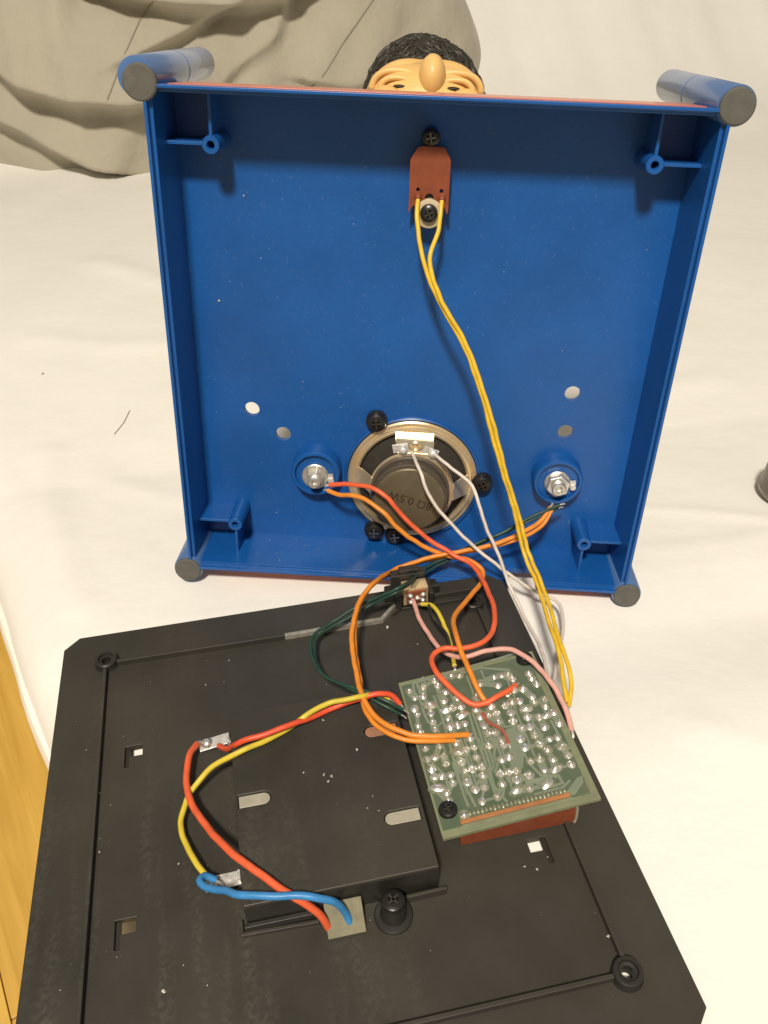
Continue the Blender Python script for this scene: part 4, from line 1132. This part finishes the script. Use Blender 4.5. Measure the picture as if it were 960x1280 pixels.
# ------------------------------------------------------------------ wires, each a thing of its own
WIRES = [
    ('yellow_a', 'yellow', 1.05, 'left one of the two twisted yellow wires hanging from the red-brown board', 'twisted yellow wires'),
    ('yellow_b', 'yellow', 1.05, 'right one of the two twisted yellow wires hanging from the red-brown board', 'twisted yellow wires'),
    ('white_a', 'white', 0.9, 'white wire from the loudspeaker left terminal looping out over the sheet', 'white speaker wires'),
    ('white_b', 'white', 0.9, 'white wire from the loudspeaker right terminal running straight down along the cover', 'white speaker wires'),
    ('red_jack', 'vermilion', 1.25, 'red wire from the left socket looping over the far end of the circuit board', None),
    ('orange_jack_left', 'orange', 1.25, 'orange wire from the left socket bending back down to the circuit board top', None),
    ('orange_a', 'orange', 1.2, 'upper of two orange wires from the right socket arching left to the circuit board', 'long orange wires'),
    ('orange_b', 'orange', 1.1, 'lower of two orange wires from the right socket arching left to the circuit board', 'long orange wires'),
    ('green_a', 'green', 0.85, 'upper of two thin dark green wires running from right socket to circuit board', 'thin green wires'),
    ('green_b', 'green', 0.75, 'lower of two thin dark green wires running from right socket to circuit board', 'thin green wires'),
    ('red_battery', 'red', 1.25, 'red wire from the upper battery contact across the compartment to the circuit board', None),
    ('yellow_battery', 'lemon', 1.2, 'yellow wire bowing left from the lower battery contact then running beside the red one', None),
    ('red_lead', 'vermilion', 1.45, 'thick vermilion wire from the upper battery contact diagonally down to the olive slab in place of the lead hole', None),
    ('blue_lead', 'blue', 1.4, 'blue wire from the lower battery contact across to the olive slab in place of the lead hole', None),
    ('pink', 'pink', 1.15, 'pink wire from the slide switch curving along the circuit board right edge', None),
    ('yellow_switch', 'lemon', 1.05, 'short yellow wire from the slide switch wound with a black one', None),
    ('black_switch', 'black', 0.8, 'thin black wire wound round the short yellow switch wire', None),
    ('jumper', 'brown', 0.65, 'thin reddish jumper wire curling over the middle of the circuit board', None),
]
def wire_noise(pts, amp, seed):
    out_ = []
    n = len(pts)
    for i, p in enumerate(pts):
        f = min(1, i / 12, (n - 1 - i) / 12)
        q_ = Vector(p) * 0.05
        q2 = q_ * 4.0
        out_.append(Vector(p) + f * 0.28 * Vector((noise.noise(q2), noise.noise(q2 + Vector((9, 2, 1))), noise.noise(q2 + Vector((1, 7, 4))))) + f * amp * Vector((noise.noise(q_ + Vector((seed, 0, 0))), noise.noise(q_ + Vector((0, seed, 5))), noise.noise(q_ + Vector((3, 0, seed))))))
    return out_
for k, (key, colour, r, label, group) in enumerate(WIRES):
    P = wire_noise(spline(WIRE_PATHS[key], 1.1), 0.8, k * 7.3)
    n = len(P)
    r *= 0.87
    w = MB().tube(P, r, 12).build('wire', WIRE_MAT[colour], None, 60)
    tag(w, label, 'wire', group)
    for a, b in ((P[0], P[2]), (P[-1], P[-3])):
        d = (a - b).normalized()
        MB().tube([a - d * 0.3, a + d * 1.2, a + d * 2.5 + Vector((0, 0, -0.6))], r * 0.55, 8).build('bare_end', M_SOLDER, w, 60)

# ------------------------------------------------------------------ lint and crumbs
def crumbs(name, spots, frame, label):
    m = MB()
    for (x, y, z, s) in spots:
        pts = [Vector((rng.gauss(0, 1), rng.gauss(0, 1), rng.gauss(0, 0.6))).normalized() * s * rng.uniform(0.6, 1.2) for _ in range(6)]
        vs = [p + Vector((x, y, z + s * 0.3)) for p in pts]
        m.add(vs, [(0, 1, 2), (0, 2, 3), (0, 3, 4), (1, 2, 5), (2, 3, 5), (3, 4, 5), (0, 1, 4), (1, 4, 5)])
    o = m.build(name, M_LINT, None, 0)
    if frame:
        o.matrix_world = frame.matrix_world.copy()
    return tag(o, label, kind='stuff')
bpy.context.view_layer.update()
sp_ = []
for _ in range(60):
    x, y = rng.uniform(-97, 96), rng.uniform(-98, 98)
    if -34 < x < 95 and -48 < y < 38:
        continue
    sp_.append((x, y, 0.1, abs(rng.gauss(0, 0.13)) + 0.10))
for x, y, s in ((-80.5, 18, 0.8), (-78.8, -6, 0.5), (-52, -16.5, 0.6), (-57, -57, 0.8), (-44, -58, 0.5), (-30, 73, 0.6), (40, 77.5, 0.9), (79, -62, 0.7), (80, -70, 0.7), (62, -42, 0.6), (66, -44, 0.6), (71, -41, 0.5), (-79, -1, 0.4), (-40, 62, 0.5)):
    sp_.append((x, y, 0.1, s))
for x, y, s in ((1, -2, 0.7), (3, -3.4, 0.9), (2, -5, 0.5), (-6, 0.5, 0.4), (14, 6, 0.6), (13.5, -18, 0.4), (17, -20, 0.5), (16, -14, 0.4), (4, 22, 0.6)):
    sp_.append((x, y, 14.1, s))
crumbs('cover_lint', sp_, None, 'white lint and crumbs scattered over the black base cover')
sp_ = []
for _ in range(70):
    x, y = rng.uniform(-97, 97), rng.uniform(-97, 70)
    if math.hypot(x - SPK[0], y - SPK[1]) < 34:
        continue
    sp_.append((x, y, DEP + 0.1, abs(rng.gauss(0, 0.12)) + 0.10))
for _ in range(22):
    sp_.append((rng.uniform(-75, 45), -99.9, rng.uniform(-27, -5), rng.uniform(0.15, 0.4)))
for x, y, s in ((-88, 18, 0.6), (-66, -87, 0.7), (-75, 62, 0.5), (-30, 53, 0.4)):
    sp_.append((x, y, DEP + 0.1, s))
crumbs('tray_lint', sp_, house, 'specks of white dust on the blue tray floor')
